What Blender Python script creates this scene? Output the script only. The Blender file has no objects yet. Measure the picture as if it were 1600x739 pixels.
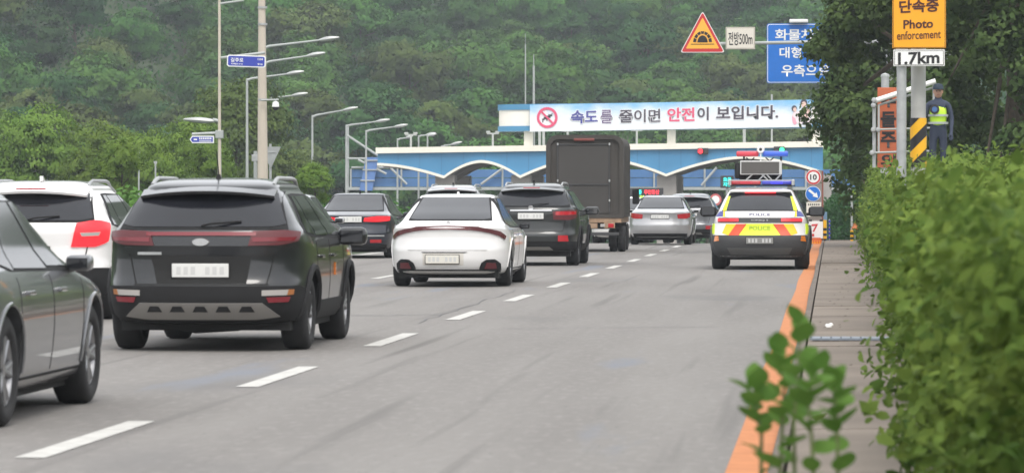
import bpy, bmesh, math, random
import numpy as np
from mathutils import Vector, Matrix
random.seed(7); rng = np.random.default_rng(7)
sc = bpy.context.scene
COL = sc.collection
R = math.radians

# ------------------------------------------------------------------ camera
F = 6200.0; CX0 = 800.0; CY0 = 369.5; HOR = 306.0; EYE = 1.42; VPX = 1300.0
yaw = math.atan((VPX-CX0)/F); pitch = math.atan((CY0-HOR)/F)
cam_d = bpy.data.cameras.new('camera'); cam = bpy.data.objects.new('camera', cam_d); COL.objects.link(cam)
cam.location = (0, 0, EYE); cam.rotation_euler = (R(90)-pitch, 0, yaw)
cam_d.sensor_width = 36; cam_d.lens = 36*F/1600; cam_d.clip_start = .5; cam_d.clip_end = 4000
cam_d.dof.use_dof = True; cam_d.dof.focus_distance = 84; cam_d.dof.aperture_fstop = 6.8
sc.camera = cam
# ------------------------------------------------------------------ light
SUN_EL, SUN_AZ = 54, 165          # sun high behind the camera, veiled by overcast
w = bpy.data.worlds.new("World"); sc.world = w; w.use_nodes = True
nt = w.node_tree; nt.nodes.clear()
sky = nt.nodes.new('ShaderNodeTexSky'); sky.sky_type = 'NISHITA'; sky.sun_disc = False
sky.sun_elevation = R(SUN_EL); sky.sun_rotation = R(SUN_AZ)
sky.air_density = 1.0; sky.dust_density = 6.0; sky.ozone_density = 1.0
bg = nt.nodes.new('ShaderNodeBackground'); bg.inputs[1].default_value = .13
ov = nt.nodes.new('ShaderNodeHueSaturation'); ov.inputs['Saturation'].default_value = .5
wo = nt.nodes.new('ShaderNodeOutputWorld')
nt.links.new(sky.outputs[0], ov.inputs['Color']); cl = nt.nodes.new('ShaderNodeMix'); cl.data_type = 'RGBA'; cl.inputs[0].default_value = .75; cl.inputs[7].default_value = (10.2,10.4,10.7,1)   # even cloud veil over the clear sky
nt.links.new(ov.outputs[0], cl.inputs[6]); nt.links.new(cl.outputs[2], bg.inputs[0]); nt.links.new(bg.outputs[0], wo.inputs[0])
sl = bpy.data.lights.new('sun', 'SUN'); sl.energy = 1.5; sl.angle = R(26); sl.color = (1, .96, .9)
so = bpy.data.objects.new('sun', sl); COL.objects.link(so)
_d = Vector((math.sin(R(SUN_AZ))*math.cos(R(SUN_EL)), math.cos(R(SUN_AZ))*math.cos(R(SUN_EL)), math.sin(R(SUN_EL))))
so.rotation_euler = (-_d).to_track_quat('-Z', 'Y').to_euler()
sc.view_settings.view_transform = 'Standard'; sc.view_settings.look = 'None'
sc.view_settings.exposure = .40; sc.view_settings.gamma = 1
sc.render.resolution_x = 1024; sc.render.resolution_y = 472
sc.render.engine = 'CYCLES'; sc.cycles.volume_bounces = 0; sc.cycles.max_bounces = 6

# ------------------------------------------------------------------ helpers
def at(px, py, Y):
    """world point on the plane y=Y seen at photo pixel (px,py)"""
    v = Vector(((px-CX0)/F, (CY0-py)/F, -1)); v = cam.rotation_euler.to_matrix() @ v
    k = Y/v.y
    return Vector((v.x*k, Y, EYE+v.z*k))

def tag(o, label=None, cat=None, group=None, kind=None):
    if label: o['label'] = label
    if cat: o['category'] = cat
    if group: o['group'] = group
    if kind: o['kind'] = kind
    return o

def thing(name, label, cat, loc=(0,0,0), rz=0, group=None):
    o = bpy.data.objects.new(name, None); o.empty_display_size = .2; COL.objects.link(o)
    o.location = loc; o.rotation_euler = (0,0,rz)
    return tag(o, label, cat, group)

def copy_tree(o, parent=None):
    c = o.copy(); COL.objects.link(c); c.parent = parent
    for ch in CH.get(o.name, []): copy_tree(ch, c)
    return c
CH = {}
def setp(o, parent):
    if parent is not None:
        o.parent = parent; CH.setdefault(parent.name, []).append(o)

def new_obj(name, me, mats, parent=None, smooth=False, sharp=None):
    for m in (mats if isinstance(mats, (list, tuple)) else [mats]): me.materials.append(m)
    if smooth:
        me.shade_smooth()
        if sharp: me.set_sharp_from_angle(angle=R(sharp))
    o = bpy.data.objects.new(name, me); COL.objects.link(o); setp(o, parent)
    return o

class MB:
    def __init__(s): s.v = []; s.f = []; s.mi = []
    def add(s, vs, fs, mi=0):
        b = len(s.v); s.v += [tuple(v) for v in vs]
        s.f += [tuple(i+b for i in f) for f in fs]; s.mi += [mi]*len(fs); return s
    def box(s, x0, x1, y0, y1, z0, z1, mi=0, bev=0):
        if bev <= 0:
            v = [(x0,y0,z0),(x1,y0,z0),(x1,y1,z0),(x0,y1,z0),(x0,y0,z1),(x1,y0,z1),(x1,y1,z1),(x0,y1,z1)]
            return s.add(v, [(0,3,2,1),(4,5,6,7),(0,1,5,4),(1,2,6,5),(2,3,7,6),(3,0,4,7)], mi)
        bm = bmesh.new(); bmesh.ops.create_cube(bm, size=1)
        for q in bm.verts: q.co = Vector(((x0+x1)/2+q.co.x*(x1-x0), (y0+y1)/2+q.co.y*(y1-y0), (z0+z1)/2+q.co.z*(z1-z0)))
        bmesh.ops.bevel(bm, geom=list(bm.edges), offset=bev, segments=2, profile=.5, affect='EDGES')
        bm.verts.index_update()
        s.add([q.co for q in bm.verts], [[q.index for q in f.verts] for f in bm.faces], mi); bm.free(); return s
    def cyl(s, p0, p1, r0, r1=None, n=12, mi=0, cap=True):
        r1 = r0 if r1 is None else r1
        p0 = Vector(p0); p1 = Vector(p1); d = (p1-p0).normalized()
        a = d.orthogonal().normalized(); b = d.cross(a)
        vs = []
        for p, r in ((p0,r0),(p1,r1)):
            for i in range(n):
                t = 2*math.pi*i/n; vs.append(p + a*math.cos(t)*r + b*math.sin(t)*r)
        fs = [(i, (i+1)%n, n+(i+1)%n, n+i) for i in range(n)]
        if cap: fs += [tuple(range(n-1,-1,-1)), tuple(range(n, 2*n))]
        return s.add(vs, fs, mi)
    def tube(s, pts, r, n=8, mi=0):
        pts = [Vector(p) for p in pts]
        rs = r if isinstance(r, (list,tuple)) else [r]*len(pts)
        vs = []; a = None
        for i, p in enumerate(pts):
            d = (pts[min(i+1,len(pts)-1)]-pts[max(i-1,0)]).normalized()
            if a is None: a = d.orthogonal().normalized()
            a = (a - d*a.dot(d)).normalized(); b = d.cross(a)
            for k in range(n):
                t = 2*math.pi*k/n; vs.append(p+a*math.cos(t)*rs[i]+b*math.sin(t)*rs[i])
        fs = []
        for i in range(len(pts)-1):
            for k in range(n):
                fs.append((i*n+k, i*n+(k+1)%n, (i+1)*n+(k+1)%n, (i+1)*n+k))
        fs += [tuple(range(n-1,-1,-1)), tuple(range((len(pts)-1)*n, len(pts)*n))]
        return s.add(vs, fs, mi)
    def prism(s, poly, y0, y1, mi=0):
        """poly in (x,z), extruded along y"""
        n = len(poly)
        vs = [(x,y0,z) for x,z in poly]+[(x,y1,z) for x,z in poly]
        fs = [tuple(range(n)), tuple(range(2*n-1, n-1, -1))] + [(i+n, (i+1)%n+n, (i+1)%n, i) for i in range(n)]
        return s.add(vs, fs, mi)
    def lathe(s, prof, c=(0,0,0), axis='x', n=28, mi=0, closed=False):
        """prof: (axial, radius)"""
        vs = []; m = len(prof)
        for i in range(n):
            t = 2*math.pi*i/n
            for a, r in prof:
                if axis == 'x': p = (c[0]+a, c[1]+r*math.cos(t), c[2]+r*math.sin(t))
                elif axis == 'z': p = (c[0]+r*math.cos(t), c[1]+r*math.sin(t), c[2]+a)
                else: p = (c[0]+r*math.cos(t), c[1]+a, c[2]+r*math.sin(t))
                vs.append(p)
        fs = []
        for i in range(n):
            j = (i+1)%n
            for k in range(m if closed else m-1):
                l = (k+1)%m
                fs.append((i*m+k, i*m+l, j*m+l, j*m+k))
        return s.add(vs, fs, mi)
    def build(s, name, mats, parent=None, smooth=False, sharp=35, fix=True):
        me = bpy.data.meshes.new(name); me.from_pydata(s.v, [], s.f)
        if len(set(s.mi)) > 1: me.polygons.foreach_set('material_index', s.mi)
        if fix:
            bm = bmesh.new(); bm.from_mesh(me); bmesh.ops.recalc_face_normals(bm, faces=bm.faces); bm.to_mesh(me); bm.free()
        return new_obj(name, me, mats, parent, smooth, sharp)

# ------------------------------------------------------------------ materials
MATS = {}
def mat(name, col, rough=.6, metal=0, var=0, scale=5, bump=0, bscale=60, coat=0, emit=0, col2=None, rnd=0, spec=.5, detail=4, stretch=None):
    if name in MATS: return MATS[name]
    m = bpy.data.materials.new(name); m.use_nodes = True; n = m.node_tree; N = n.nodes; L = n.links
    b = N['Principled BSDF']
    b.inputs['Base Color'].default_value = (*col, 1); b.inputs['Roughness'].default_value = rough
    b.inputs['Metallic'].default_value = metal; b.inputs['Coat Weight'].default_value = coat
    b.inputs['Coat Roughness'].default_value = .04; b.inputs['Specular IOR Level'].default_value = spec
    if emit:
        b.inputs['Emission Color'].default_value = (*col, 1); b.inputs['Emission Strength'].default_value = emit
    tc = N.new('ShaderNodeTexCoord'); vec = tc.outputs['Object']
    if stretch:
        mp = N.new('ShaderNodeMapping'); mp.inputs['Scale'].default_value = stretch; L.new(vec, mp.inputs[0]); vec = mp.outputs[0]
    if var or col2:
        t = N.new('ShaderNodeTexNoise'); t.inputs['Scale'].default_value = scale; t.inputs['Detail'].default_value = detail
        L.new(vec, t.inputs['Vector'])
        rp = N.new('ShaderNodeValToRGB'); rp.color_ramp.elements[0].position = .3; rp.color_ramp.elements[1].position = .72
        c2 = col2 or tuple(min(1, c*(1+var)) for c in col); c1 = col if col2 else tuple(c*(1-var) for c in col)
        rp.color_ramp.elements[0].color = (*c1, 1); rp.color_ramp.elements[1].color = (*c2, 1)
        L.new(t.outputs[0], rp.inputs[0]); out = rp.outputs[0]
        if rnd:
            oi = N.new('ShaderNodeObjectInfo'); hs = N.new('ShaderNodeHueSaturation')
            mr = N.new('ShaderNodeMapRange'); mr.inputs[3].default_value = 1-rnd; mr.inputs[4].default_value = 1+rnd
            mh = N.new('ShaderNodeMapRange'); mh.inputs[3].default_value = .5-rnd*.06; mh.inputs[4].default_value = .5+rnd*.035
            ml = N.new('ShaderNodeMath'); ml.operation = 'FRACT'; mm = N.new('ShaderNodeMath'); mm.operation = 'MULTIPLY'; mm.inputs[1].default_value = 7.31
            L.new(oi.outputs['Random'], mr.inputs[0]); L.new(oi.outputs['Random'], mm.inputs[0]); L.new(mm.outputs[0], ml.inputs[0]); L.new(ml.outputs[0], mh.inputs[0])
            L.new(mr.outputs[0], hs.inputs['Value']); L.new(mh.outputs[0], hs.inputs['Hue']); L.new(out, hs.inputs['Color']); out = hs.outputs[0]
        L.new(out, b.inputs['Base Color'])
    if bump:
        t2 = N.new('ShaderNodeTexNoise'); t2.inputs['Scale'].default_value = bscale; t2.inputs['Detail'].default_value = 3
        L.new(vec, t2.inputs['Vector']); bp = N.new('ShaderNodeBump'); bp.inputs['Strength'].default_value = bump; bp.inputs['Distance'].default_value = .01
        L.new(t2.outputs[0], bp.inputs['Height']); L.new(bp.outputs[0], b.inputs['Normal'])
    MATS[name] = m; return m

def leafmat(name, c1, c2, scale=1.5, rnd=.25, trans=.3):
    m = mat(name, c1, rough=.7, col2=c2, scale=scale, rnd=rnd, spec=.12, detail=3)
    n = m.node_tree; N = n.nodes; L = n.links; b = N['Principled BSDF']; o = N['Material Output']
    tr = N.new('ShaderNodeBsdfTranslucent'); mx = N.new('ShaderNodeMixShader'); mx.inputs[0].default_value = trans
    L.new(b.inputs['Base Color'].links[0].from_socket, tr.inputs[0])
    L.new(b.outputs[0], mx.inputs[1]); L.new(tr.outputs[0], mx.inputs[2]); L.new(mx.outputs[0], o.inputs[0])
    return m

M_galv = mat('galvanised steel', (.42,.43,.43), .5, .6, var=.12, scale=9)
M_galvp = mat('pale painted steel', (.36,.38,.37), .5, 0, var=.08, scale=3)
M_white = mat('white paint', (.74,.73,.70), .5, var=.05, scale=2)
M_cream = mat('cream fascia paint', (.80,.76,.66), .55, var=.05, scale=.6)
M_blue = mat('toll fascia blue', (.050,.215,.40), .5, var=.10, scale=.35)
M_blue2 = mat('panel back blue', (.055,.155,.34), .55, var=.12, scale=.8)
M_blueband = mat('drum band blue', (.06,.24,.42), .5, var=.08, scale=.5)
M_signblue = mat('sign blue', (.01,.15,.55), .4, var=.04)
M_nameblue = mat('name plate blue', (.03,.05,.38), .4, var=.04)
M_signwhite = mat('sign white', (.78,.78,.76), .45)
M_red = mat('sign red', (.55,.03,.035), .45)
M_black = mat('sign black', (.015,.014,.016), .55)
M_yellow = mat('sign yellow', (.85,.36,.01), .45, var=.03)
M_tyel = mat('triangle yellow', (.88,.44,.05), .45)
M_stripe = mat('stripe yellow', (.8,.42,.01), .5)
M_orange = mat('orange board', (.62,.13,.035), .5, var=.08, scale=3)
M_darkgrey = mat('dark housing', (.03,.03,.033), .5)
M_conc = mat('concrete', (.42,.38,.33), .85, var=.16, scale=2.2, bump=.3, bscale=30)
M_poleconc = mat('pole concrete', (.50,.44,.37), .85, var=.08, scale=1.5, stretch=(4,4,.5))
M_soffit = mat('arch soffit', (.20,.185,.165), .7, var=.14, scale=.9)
M_bark = mat('bark', (.09,.07,.05), .9, var=.3, scale=8)
M_leafA = leafmat('leaves mid green', (.040,.118,.024), (.098,.212,.042), .6, .30)
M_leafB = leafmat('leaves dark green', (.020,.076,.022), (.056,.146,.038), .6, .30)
M_leafC = leafmat('leaves light green', (.095,.180,.030), (.200,.300,.052), .9, .15)
M_leafD = leafmat('leaves olive', (.060,.100,.024), (.120,.172,.042), 1.1, .2)
M_hedge = leafmat('leaves of the hedge', (.066,.132,.024), (.225,.310,.062), 2.6, .05)
M_yew = leafmat('leaves of the roadside tree', (.050,.098,.030), (.125,.185,.055), 1.6, .12, .3)
M_near = leafmat('leaves of the near shrub', (.075,.16,.028), (.13,.25,.05), 6, .05, .4)
M_text = mat('banner charcoal', (.055,.045,.065), .6)
# ------------------------------------------------------------------ lettering
def lettering(s, cx, cz, wd, ht, y, m, parent, bold=.0, name='lettering', x_shear=0, ext=.002, slope=0):
    cu = bpy.data.curves.new('t', 'FONT'); cu.body = s; cu.size = 1; cu.offset = bold; cu.extrude = 0; cu.resolution_u = 3
    o = bpy.data.objects.new('t', cu); COL.objects.link(o)
    dg = bpy.context.evaluated_depsgraph_get(); dg.update()
    me = bpy.data.meshes.new_from_object(o.evaluated_get(dg)); bpy.data.objects.remove(o); bpy.data.curves.remove(cu)
    n = len(me.vertices); a = np.zeros(n*3); me.vertices.foreach_get('co', a); a = a.reshape(-1,3)
    x0, x1 = a[:,0].min(), a[:,0].max(); z0, z1 = a[:,1].min(), a[:,1].max()
    kx = wd/(x1-x0); kz = ht/(z1-z0) if ht else kx
    X = (a[:,0]-(x0+x1)/2)*kx; Z = (a[:,1]-(z0+z1)/2)*kz
    b = np.stack([cx+X, np.full(n, float(y)), cz+Z+slope*X], 1)
    me.vertices.foreach_set('co', b.ravel()); me.materials.clear()
    return new_obj(name, me, m, parent)

# ------------------------------------------------------------------ ground
def gz(Y):
    t = min(1, max(0, (Y-112)/150.0)); return -3.5*(t*t*(3-2*t))
def hill(X, Y):
    Y0 = 322.0
    if X < -38: Y0 += 1.6*(X+38)
    if X > 12: Y0 -= 3.0*(X-12)
    Y0 = max(Y0, 150)
    t = max(0, Y-Y0)
    return .13*t + .00022*min(t,500)**2 + (.9*math.sin(X*.07+Y*.031)+.6*math.sin(X*.13-Y*.05))*min(1, t/40)
def road_left(Y):
    return -11.6 - (22 * min(1, max(0, (Y-135)/90)))
def ground_z(X, Y):
    z = gz(Y)
    bank = 0
    if X > .95: bank = min(1.45, (X-.95)*1.1) * min(1, max(0, (135-Y)/12))
    if X < -13: bank = min(.8, (-13-X)*.12)*min(1, max(0, (230-Y)/60))
    return z + hill(X, Y) + bank
xs = sorted(set(list(np.linspace(-420,-120,14))+list(np.arange(-114,-20,4.0))+list(np.arange(-20,.0,2.0))+[-.38,-.2,.1,.5,.85,.95,1.25,1.6,2.0,2.27,2.6,3.2]+list(np.arange(4,40,3.0))+list(np.linspace(42,320,14))))
ys = list(np.arange(-40,100,5.0))+list(np.arange(100,280,4.0))+list(np.arange(280,560,8.0))+list(np.linspace(570,2600,16))
gv = [(x, y, ground_z(x, y) - (.12 if -34 < x < .9 and y < 300 else .0)) for y in ys for x in xs]
nx = len(xs)
gf = [(j*nx+i, j*nx+i+1, (j+1)*nx+i+1, (j+1)*nx+i) for j in range(len(ys)-1) for i in range(nx-1)]
M_ground = mat('grassy earth', (.016,.034,.010), .95, col2=(.040,.064,.020), scale=.35, bump=.6, bscale=3)
me = bpy.data.meshes.new('ground'); me.from_pydata(gv, [], gf); g = new_obj('ground', me, M_ground, smooth=True); tag(g, kind='structure')

ysr = list(np.arange(-30,110,5.0))+list(np.arange(110,300,3.0))
def sheet(name, m, xl, xr, dz, Y0=-30, Y1=299, n=8, top=0):
    yy = [Y0]+[y for y in ysr if Y0 < y < Y1]+[Y1]
    vs = []; 
    for y in yy:
        a = xl(y) if callable(xl) else xl; b = xr(y) if callable(xr) else xr
        for i in range(n+1): vs.append((a+(b-a)*i/n, y, gz(y)+dz))
    fs = [(j*(n+1)+i, j*(n+1)+i+1, (j+1)*(n+1)+i+1, (j+1)*(n+1)+i) for j in range(len(yy)-1) for i in range(n)]
    me = bpy.data.meshes.new(name); me.from_pydata(vs, [], fs)
    return tag(new_obj(name, me, m), kind='structure')

# asphalt: worn wheel tracks, fine aggregate, stains
M_asph = bpy.data.materials.new('asphalt'); M_asph.use_nodes = True
_n = M_asph.node_tree; N = _n.nodes; L = _n.links; b = N['Principled BSDF']; b.inputs['Roughness'].default_value = .82
b.inputs['Specular IOR Level'].default_value = .35
tc = N.new('ShaderNodeTexCoord')
def noise(scale, st=(1,1,1), det=4):
    mp = N.new('ShaderNodeMapping'); mp.inputs['Scale'].default_value = st; L.new(tc.outputs['Object'], mp.inputs[0])
    t = N.new('ShaderNodeTexNoise'); t.inputs['Scale'].default_value = scale; t.inputs['Detail'].default_value = det; L.new(mp.outputs[0], t.inputs['Vector']); return t.outputs[0]
def mixc(f, c1, c2, a=.35, bb=.65, base=None):
    rp = N.new('ShaderNodeMapRange'); rp.inputs[1].default_value = a; rp.inputs[2].default_value = bb; L.new(f, rp.inputs[0])
    mx = N.new('ShaderNodeMix'); mx.data_type = 'RGBA'; L.new(rp.outputs[0], mx.inputs[0])
    if isinstance(c1, tuple): mx.inputs[6].default_value = (*c1, 1)
    else: L.new(c1, mx.inputs[6])
    if isinstance(c2, tuple): mx.inputs[7].default_value = (*c2, 1)
    else: L.new(c2, mx.inputs[7])
    return mx.outputs[2]
c = mixc(noise(1.0, (1.1,.09,1)), (.172,.161,.151), (.210,.198,.186))
c = mixc(noise(14, (1,.25,1), 6), c, (.240,.227,.213), .5, .8)
c = mixc(noise(.35, (1,.35,1), 5), c, (.145,.139,.135), .58, .72)
c = mixc(noise(.9, (1,.12,1), 5), c, (.172,.180,.202), .62, .70)
c = mixc(noise(2.2, (1.6,.03,1), 3), c, (.140,.132,.124), .60, .74)
c = mixc(noise(30, (1,.3,1), 2), c, (.115,.11,.105), .66, .74)
L.new(c, b.inputs['Base Color'])
bp = N.new('ShaderNodeBump'); bp.inputs['Strength'].default_value = .35; bp.inputs['Distance'].default_value = .006
L.new(noise(70), bp.inputs['Height']); L.new(bp.outputs[0], b.inputs['Normal'])
sheet('road', M_asph, lambda y: road_left(y), -.31, 0, n=10)
M_mark = mat('worn road paint', (.40,.39,.365), .75, col2=(.56,.55,.52), scale=7, bump=.3, detail=9)
M_omark = mat('orange road paint', (.42,.150,.048), .75, col2=(.54,.205,.070), scale=4, bump=.3, detail=8)
sheet('orange_edge_line', M_omark, lambda y: -.555+.014*math.sin(y*.35), lambda y: -.33+.010*math.sin(y*.27+1), .004, 8, 128, n=1)
def dash(X, y0, y1, wd=.15):
    me = bpy.data.meshes.new('lane_dash')
    yy = [y0, (y0+y1)/2, y1]
    vs = []
    for y in yy: vs += [(X-wd/2, y, gz(y)+.005), (X+wd/2, y, gz(y)+.005)]
    me.from_pydata(vs, [], [(0,1,3,2),(2,3,5,4)])
    o = new_obj('lane_dash', me, M_mark); tag(o, kind='structure')
for k in range(-3, 12): dash(-4.33, 37.2+8*k, 40.7+8*k, .17)
for k in range(-3, 12): dash(-7.80, 35.4+8*k, 38.6+8*k)
sheet('white_edge_line', M_mark, -11.35, -11.2, .004, -20, 128, n=1)
# hairline cracks sealed with bitumen
M_seal = mat('bitumen seal', (.11,.11,.115), .7)
def crack(pts, wd, m=M_seal, dz=.006, name='crack_seal'):
    vs = []; fs = []
    for i, (x, y) in enumerate(pts): vs += [(x-wd/2, y-wd*2, gz(y)+dz), (x+wd/2, y+wd*2, gz(y)+dz)]
    fs = [(2*i, 2*i+1, 2*i+3, 2*i+2) for i in range(len(pts)-1)]
    me = bpy.data.meshes.new(name); me.from_pydata(vs, [], fs); tag(new_obj(name, me, m), kind='structure')
def wander(x0, y0, x1, y1, n, j):
    return [(x0+(x1-x0)*i/n+random.uniform(-j,j), y0+(y1-y0)*i/n+random.uniform(-j,j)*2) for i in range(n+1)]
crack(wander(-7.2, 46.0, -4.6, 47.2, 14, .06), .018)
crack(wander(-4.6, 44, -4.75, 60, 20, .05), .012)
crack(wander(-3.5, 42.2, -1.2, 43.0, 14, .05), .010)

# pavement: concrete slabs, each its own piece, kerb stones along the edge
M_slab = mat('pavement concrete', (.150,.123,.100), .9, col2=(.225,.188,.154), scale=.9, bump=.5, bscale=18, detail=8)
M_slab2 = mat('pavement concrete dark', (.136,.111,.090), .9, col2=(.208,.173,.142), scale=.7, bump=.5, bscale=18, detail=8)
M_kerb = mat('kerb concrete', (.145,.12,.10), .9, var=.2, scale=2, bump=.4)
pv = thing('pavement', None, None); tag(pv, kind='structure')
pbase = MB(); 
for a, c_ in ((-20, 112),(112,120),(120,128)): pbase.add([(-.22,a,gz(a)+.03),(.86,a,gz(a)+.03),(.86,c_,gz(c_)+.03),(-.22,c_,gz(c_)+.03)], [(0,1,2,3)])
pbase.build('joint_bed', mat('joint dirt', (.05,.042,.035), .95), pv)
y = 14.0; i = 0
while y < 126:
    ln = 3.95 if i % 3 else 4.6
    if y > 60: ln = 6.0
    b_ = MB(); y1 = y+ln-.035; z0 = gz(y+ln/2)-.05; dz = .10+random.uniform(-.006,.006)
    b_.add([(-.215,y,gz(y)-.03),(.84,y,gz(y)-.03),(.84,y1,gz(y1)-.03),(-.215,y1,gz(y1)-.03),(-.215,y,gz(y)+dz),(.84,y,gz(y)+dz+.01),(.84,y1,gz(y1)+dz+.01),(-.215,y1,gz(y1)+dz)],
           [(0,3,2,1),(4,5,6,7),(0,1,5,4),(1,2,6,5),(2,3,7,6),(3,0,4,7)])
    b_.build('slab', M_slab if i % 2 else M_slab2, pv)
    y += ln; i += 1
y = 14.0
while y < 126:
    y1 = y+.985; b_ = MB(); dz = .105
    b_.add([(-.31,y,gz(y)-.03),(-.235,y,gz(y)-.03),(-.235,y1,gz(y1)-.03),(-.31,y1,gz(y1)-.03),(-.298,y,gz(y)+dz),(-.235,y,gz(y)+dz),(-.235,y1,gz(y1)+dz),(-.298,y1,gz(y1)+dz)],
           [(0,3,2,1),(4,5,6,7),(0,1,5,4),(1,2,6,5),(2,3,7,6),(3,0,4,7)])
    b_.build('kerb_stone', M_kerb, pv); y += 1.0
dr = MB(); 
for k in range(11): dr.box(-.18+k*.09, -.105+k*.09, 36.2, 36.62, .112, .128)
dr.box(-.2,.83,36.15,36.2,.11,.125); dr.box(-.2,.83,36.62,36.67,.11,.125)
tag(dr.build('drain_grating', mat('bluish grating', (.22,.25,.29), .6, .2, var=.2, scale=5)), 'blue-grey slotted drain grating laid across the pavement', 'drain')
# debris on the pavement
lit = MB(); rr = random.Random(3)
for k in range(120):
    x = rr.uniform(-.15,.8); y = rr.uniform(24,110); s = rr.uniform(.006,.022); z=.118
    lit.add([(x-s,y-s*2,z),(x+s,y-s,z+.004),(x+s*.6,y+s*2,z+.01),(x-s,y+s,z)], [(0,1,2,3)])
tag(lit.build('leaf_litter', mat('dry leaf', (.05,.035,.02), .9)), kind='stuff')
pp = MB(); 
for (x,y,z,s) in ((0,0,.0,.03),(.02,.05,.015,.025),(-.02,.03,.01,.02)): pp.lathe([(0,.001),(0,s),(s*.6,s*.9),(s,s*.4),(s*1.1,.001)], (x,y,z), 'z', 7)
o = pp.build('crumpled_paper', mat('paper white', (.8,.8,.78), .8), None); o.location = (-.03, 39.6, .115)
tag(o, 'small crumpled scrap of white paper lying on the pavement', 'litter')
# retaining wall blocks on the right
rw = thing('retaining_wall', 'low stained concrete retaining wall between pavement and hedge', 'wall', (0,0,0))
y = 24.0
while y < 128:
    y1 = y+1.96; h = .42+.05*math.sin(y*.2)
    b_ = MB(); b_.add([(.86,y,gz(y)-.1),(1.06,y,gz(y)-.1),(1.06,y1,gz(y1)-.1),(.86,y1,gz(y1)-.1),(.87,y,gz(y)+h),(1.05,y,gz(y)+h),(1.05,y1,gz(y1)+h),(.87,y1,gz(y1)+h)],
           [(0,3,2,1),(4,5,6,7),(0,1,5,4),(1,2,6,5),(2,3,7,6),(3,0,4,7)])
    b_.build('wall_block', M_conc, rw); y += 2.0

# ------------------------------------------------------------------ toll gate
GY = 250.0
def G(px, py, Y=GY): return at(px, py, Y)
def arch_curve():
    segs = [(590,257,694,277,'d'),(694,277,752,252.5,'u'),(752,252.5,813,276.5,'d'),(813,276.5,925,246,'u'),(925,246,1041,274,'d'),(1041,274,1165,246,'u'),(1165,246,1286,270,'d')]
    out = []
    for (x0,y0,x1,y1,k) in segs:
        for i in range(14):
            t = i/14; 
            yy = y0+(y1-y0)*(t**1.75) if k == 'd' else y1+(y0-y1)*((1-t)**1.75)
            out.append((x0+(x1-x0)*t, yy))
    out.append((1286,270)); return out
AC = arch_curve()
def topy(px): return 231-(px-590)/695*10
tg = thing('toll_gate', 'blue and cream toll gate canopy with scalloped arches across the road', 'toll gate', (0,0,0))
GD = 13.0
P = [(G(px,0).x, G(px,topy(px)+9).z, G(px,py).z) for px,py in AC]
fa = MB(); n = len(P)
vs = [(x,GY,zt) for x,zt,zb in P]+[(x,GY,zb) for x,zt,zb in P]
fa.add(vs, [(i,i+1,n+i+1,n+i) for i in range(n-1)])
vs = [(P[0][0],GY,P[0][1]),(P[0][0],GY,P[0][2]),(P[0][0],GY+GD,P[0][2]),(P[0][0],GY+GD,P[0][1])]
fa.add(vs, [(0,1,2,3)]); 
fa.build('fascia', M_blue, tg)
# seams between fascia panels
se = MB()
M_seamb = mat('fascia seam blue', (.036,.15,.29), .6)
for px in range(622, 1284, 34):
    p = G(px, topy(px)+9); zz_ = float(np.interp(px, [a_[0] for a_ in AC], [a_[1] for a_ in AC])); q = G(px, zz_-1.5)
    MB().box(p.x-.018, p.x+.018, GY-.008, GY+.01, q.z, p.z-.01).build('fascia_seam', M_seamb, tg)
tb = MB()
x0 = P[0][0]-.1; x1 = P[-1][0]
za = G(590,topy(590)).z; zb = G(1286,topy(1286)).z; ha = 9/24.8
tb.add([(x0,GY-.25,za-ha),(x1,GY-.25,zb-ha),(x1,GY-.25,zb),(x0,GY-.25,za),(x0,GY+GD,za-ha),(x1,GY+GD,zb-ha),(x1,GY+GD,zb),(x0,GY+GD,za)],
       [(0,1,2,3),(7,6,5,4),(3,2,6,7),(0,4,5,1),(0,3,7,4),(1,5,6,2)])
tb.build('top_band', M_cream, tg)
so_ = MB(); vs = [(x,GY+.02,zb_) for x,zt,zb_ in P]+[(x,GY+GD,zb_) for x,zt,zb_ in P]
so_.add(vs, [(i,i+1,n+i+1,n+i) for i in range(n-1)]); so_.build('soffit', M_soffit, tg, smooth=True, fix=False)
# rim: swept bar along the arches
tr = MB(); t_ = .17
for i in range(n):
    x, zt, z = P[i]
    tr.v += [(x,GY-.30,z-t_/2),(x,GY-.30,z+t_/2),(x,GY+.01,z+t_/2),(x,GY+.01,z-t_/2)]
for i in range(n-1):
    for k in range(4): tr.f.append((4*i+k, 4*i+(k+1)%4, 4*i+4+(k+1)%4, 4*i+4+k)); tr.mi.append(0)
tr.f += [(0,1,2,3),(4*n-1,4*n-2,4*n-3,4*n-4)]; tr.mi += [0,0]
tr.build('arch_trim', M_cream, tg, smooth=True)
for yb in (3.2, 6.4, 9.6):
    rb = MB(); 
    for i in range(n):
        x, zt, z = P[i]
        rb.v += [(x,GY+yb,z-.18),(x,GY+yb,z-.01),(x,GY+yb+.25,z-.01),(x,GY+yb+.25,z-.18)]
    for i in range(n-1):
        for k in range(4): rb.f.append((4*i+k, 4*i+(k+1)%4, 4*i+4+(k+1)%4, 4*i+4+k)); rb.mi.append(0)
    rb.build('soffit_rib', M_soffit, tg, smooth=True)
for px in (694, 813, 1041, 1284):
    x = G(px,0).x; zc = G(px, 276).z+.1
    for ya, yb_ in ((.4,1.8),(GD-1.9,GD-.5)): MB().box(x-.62, x+.62, GY+ya, GY+yb_, -4, zc, bev=.05).build('column', mat('column grey', (.30,.28,.26), .75, var=.1, scale=1.5), tg)
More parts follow.
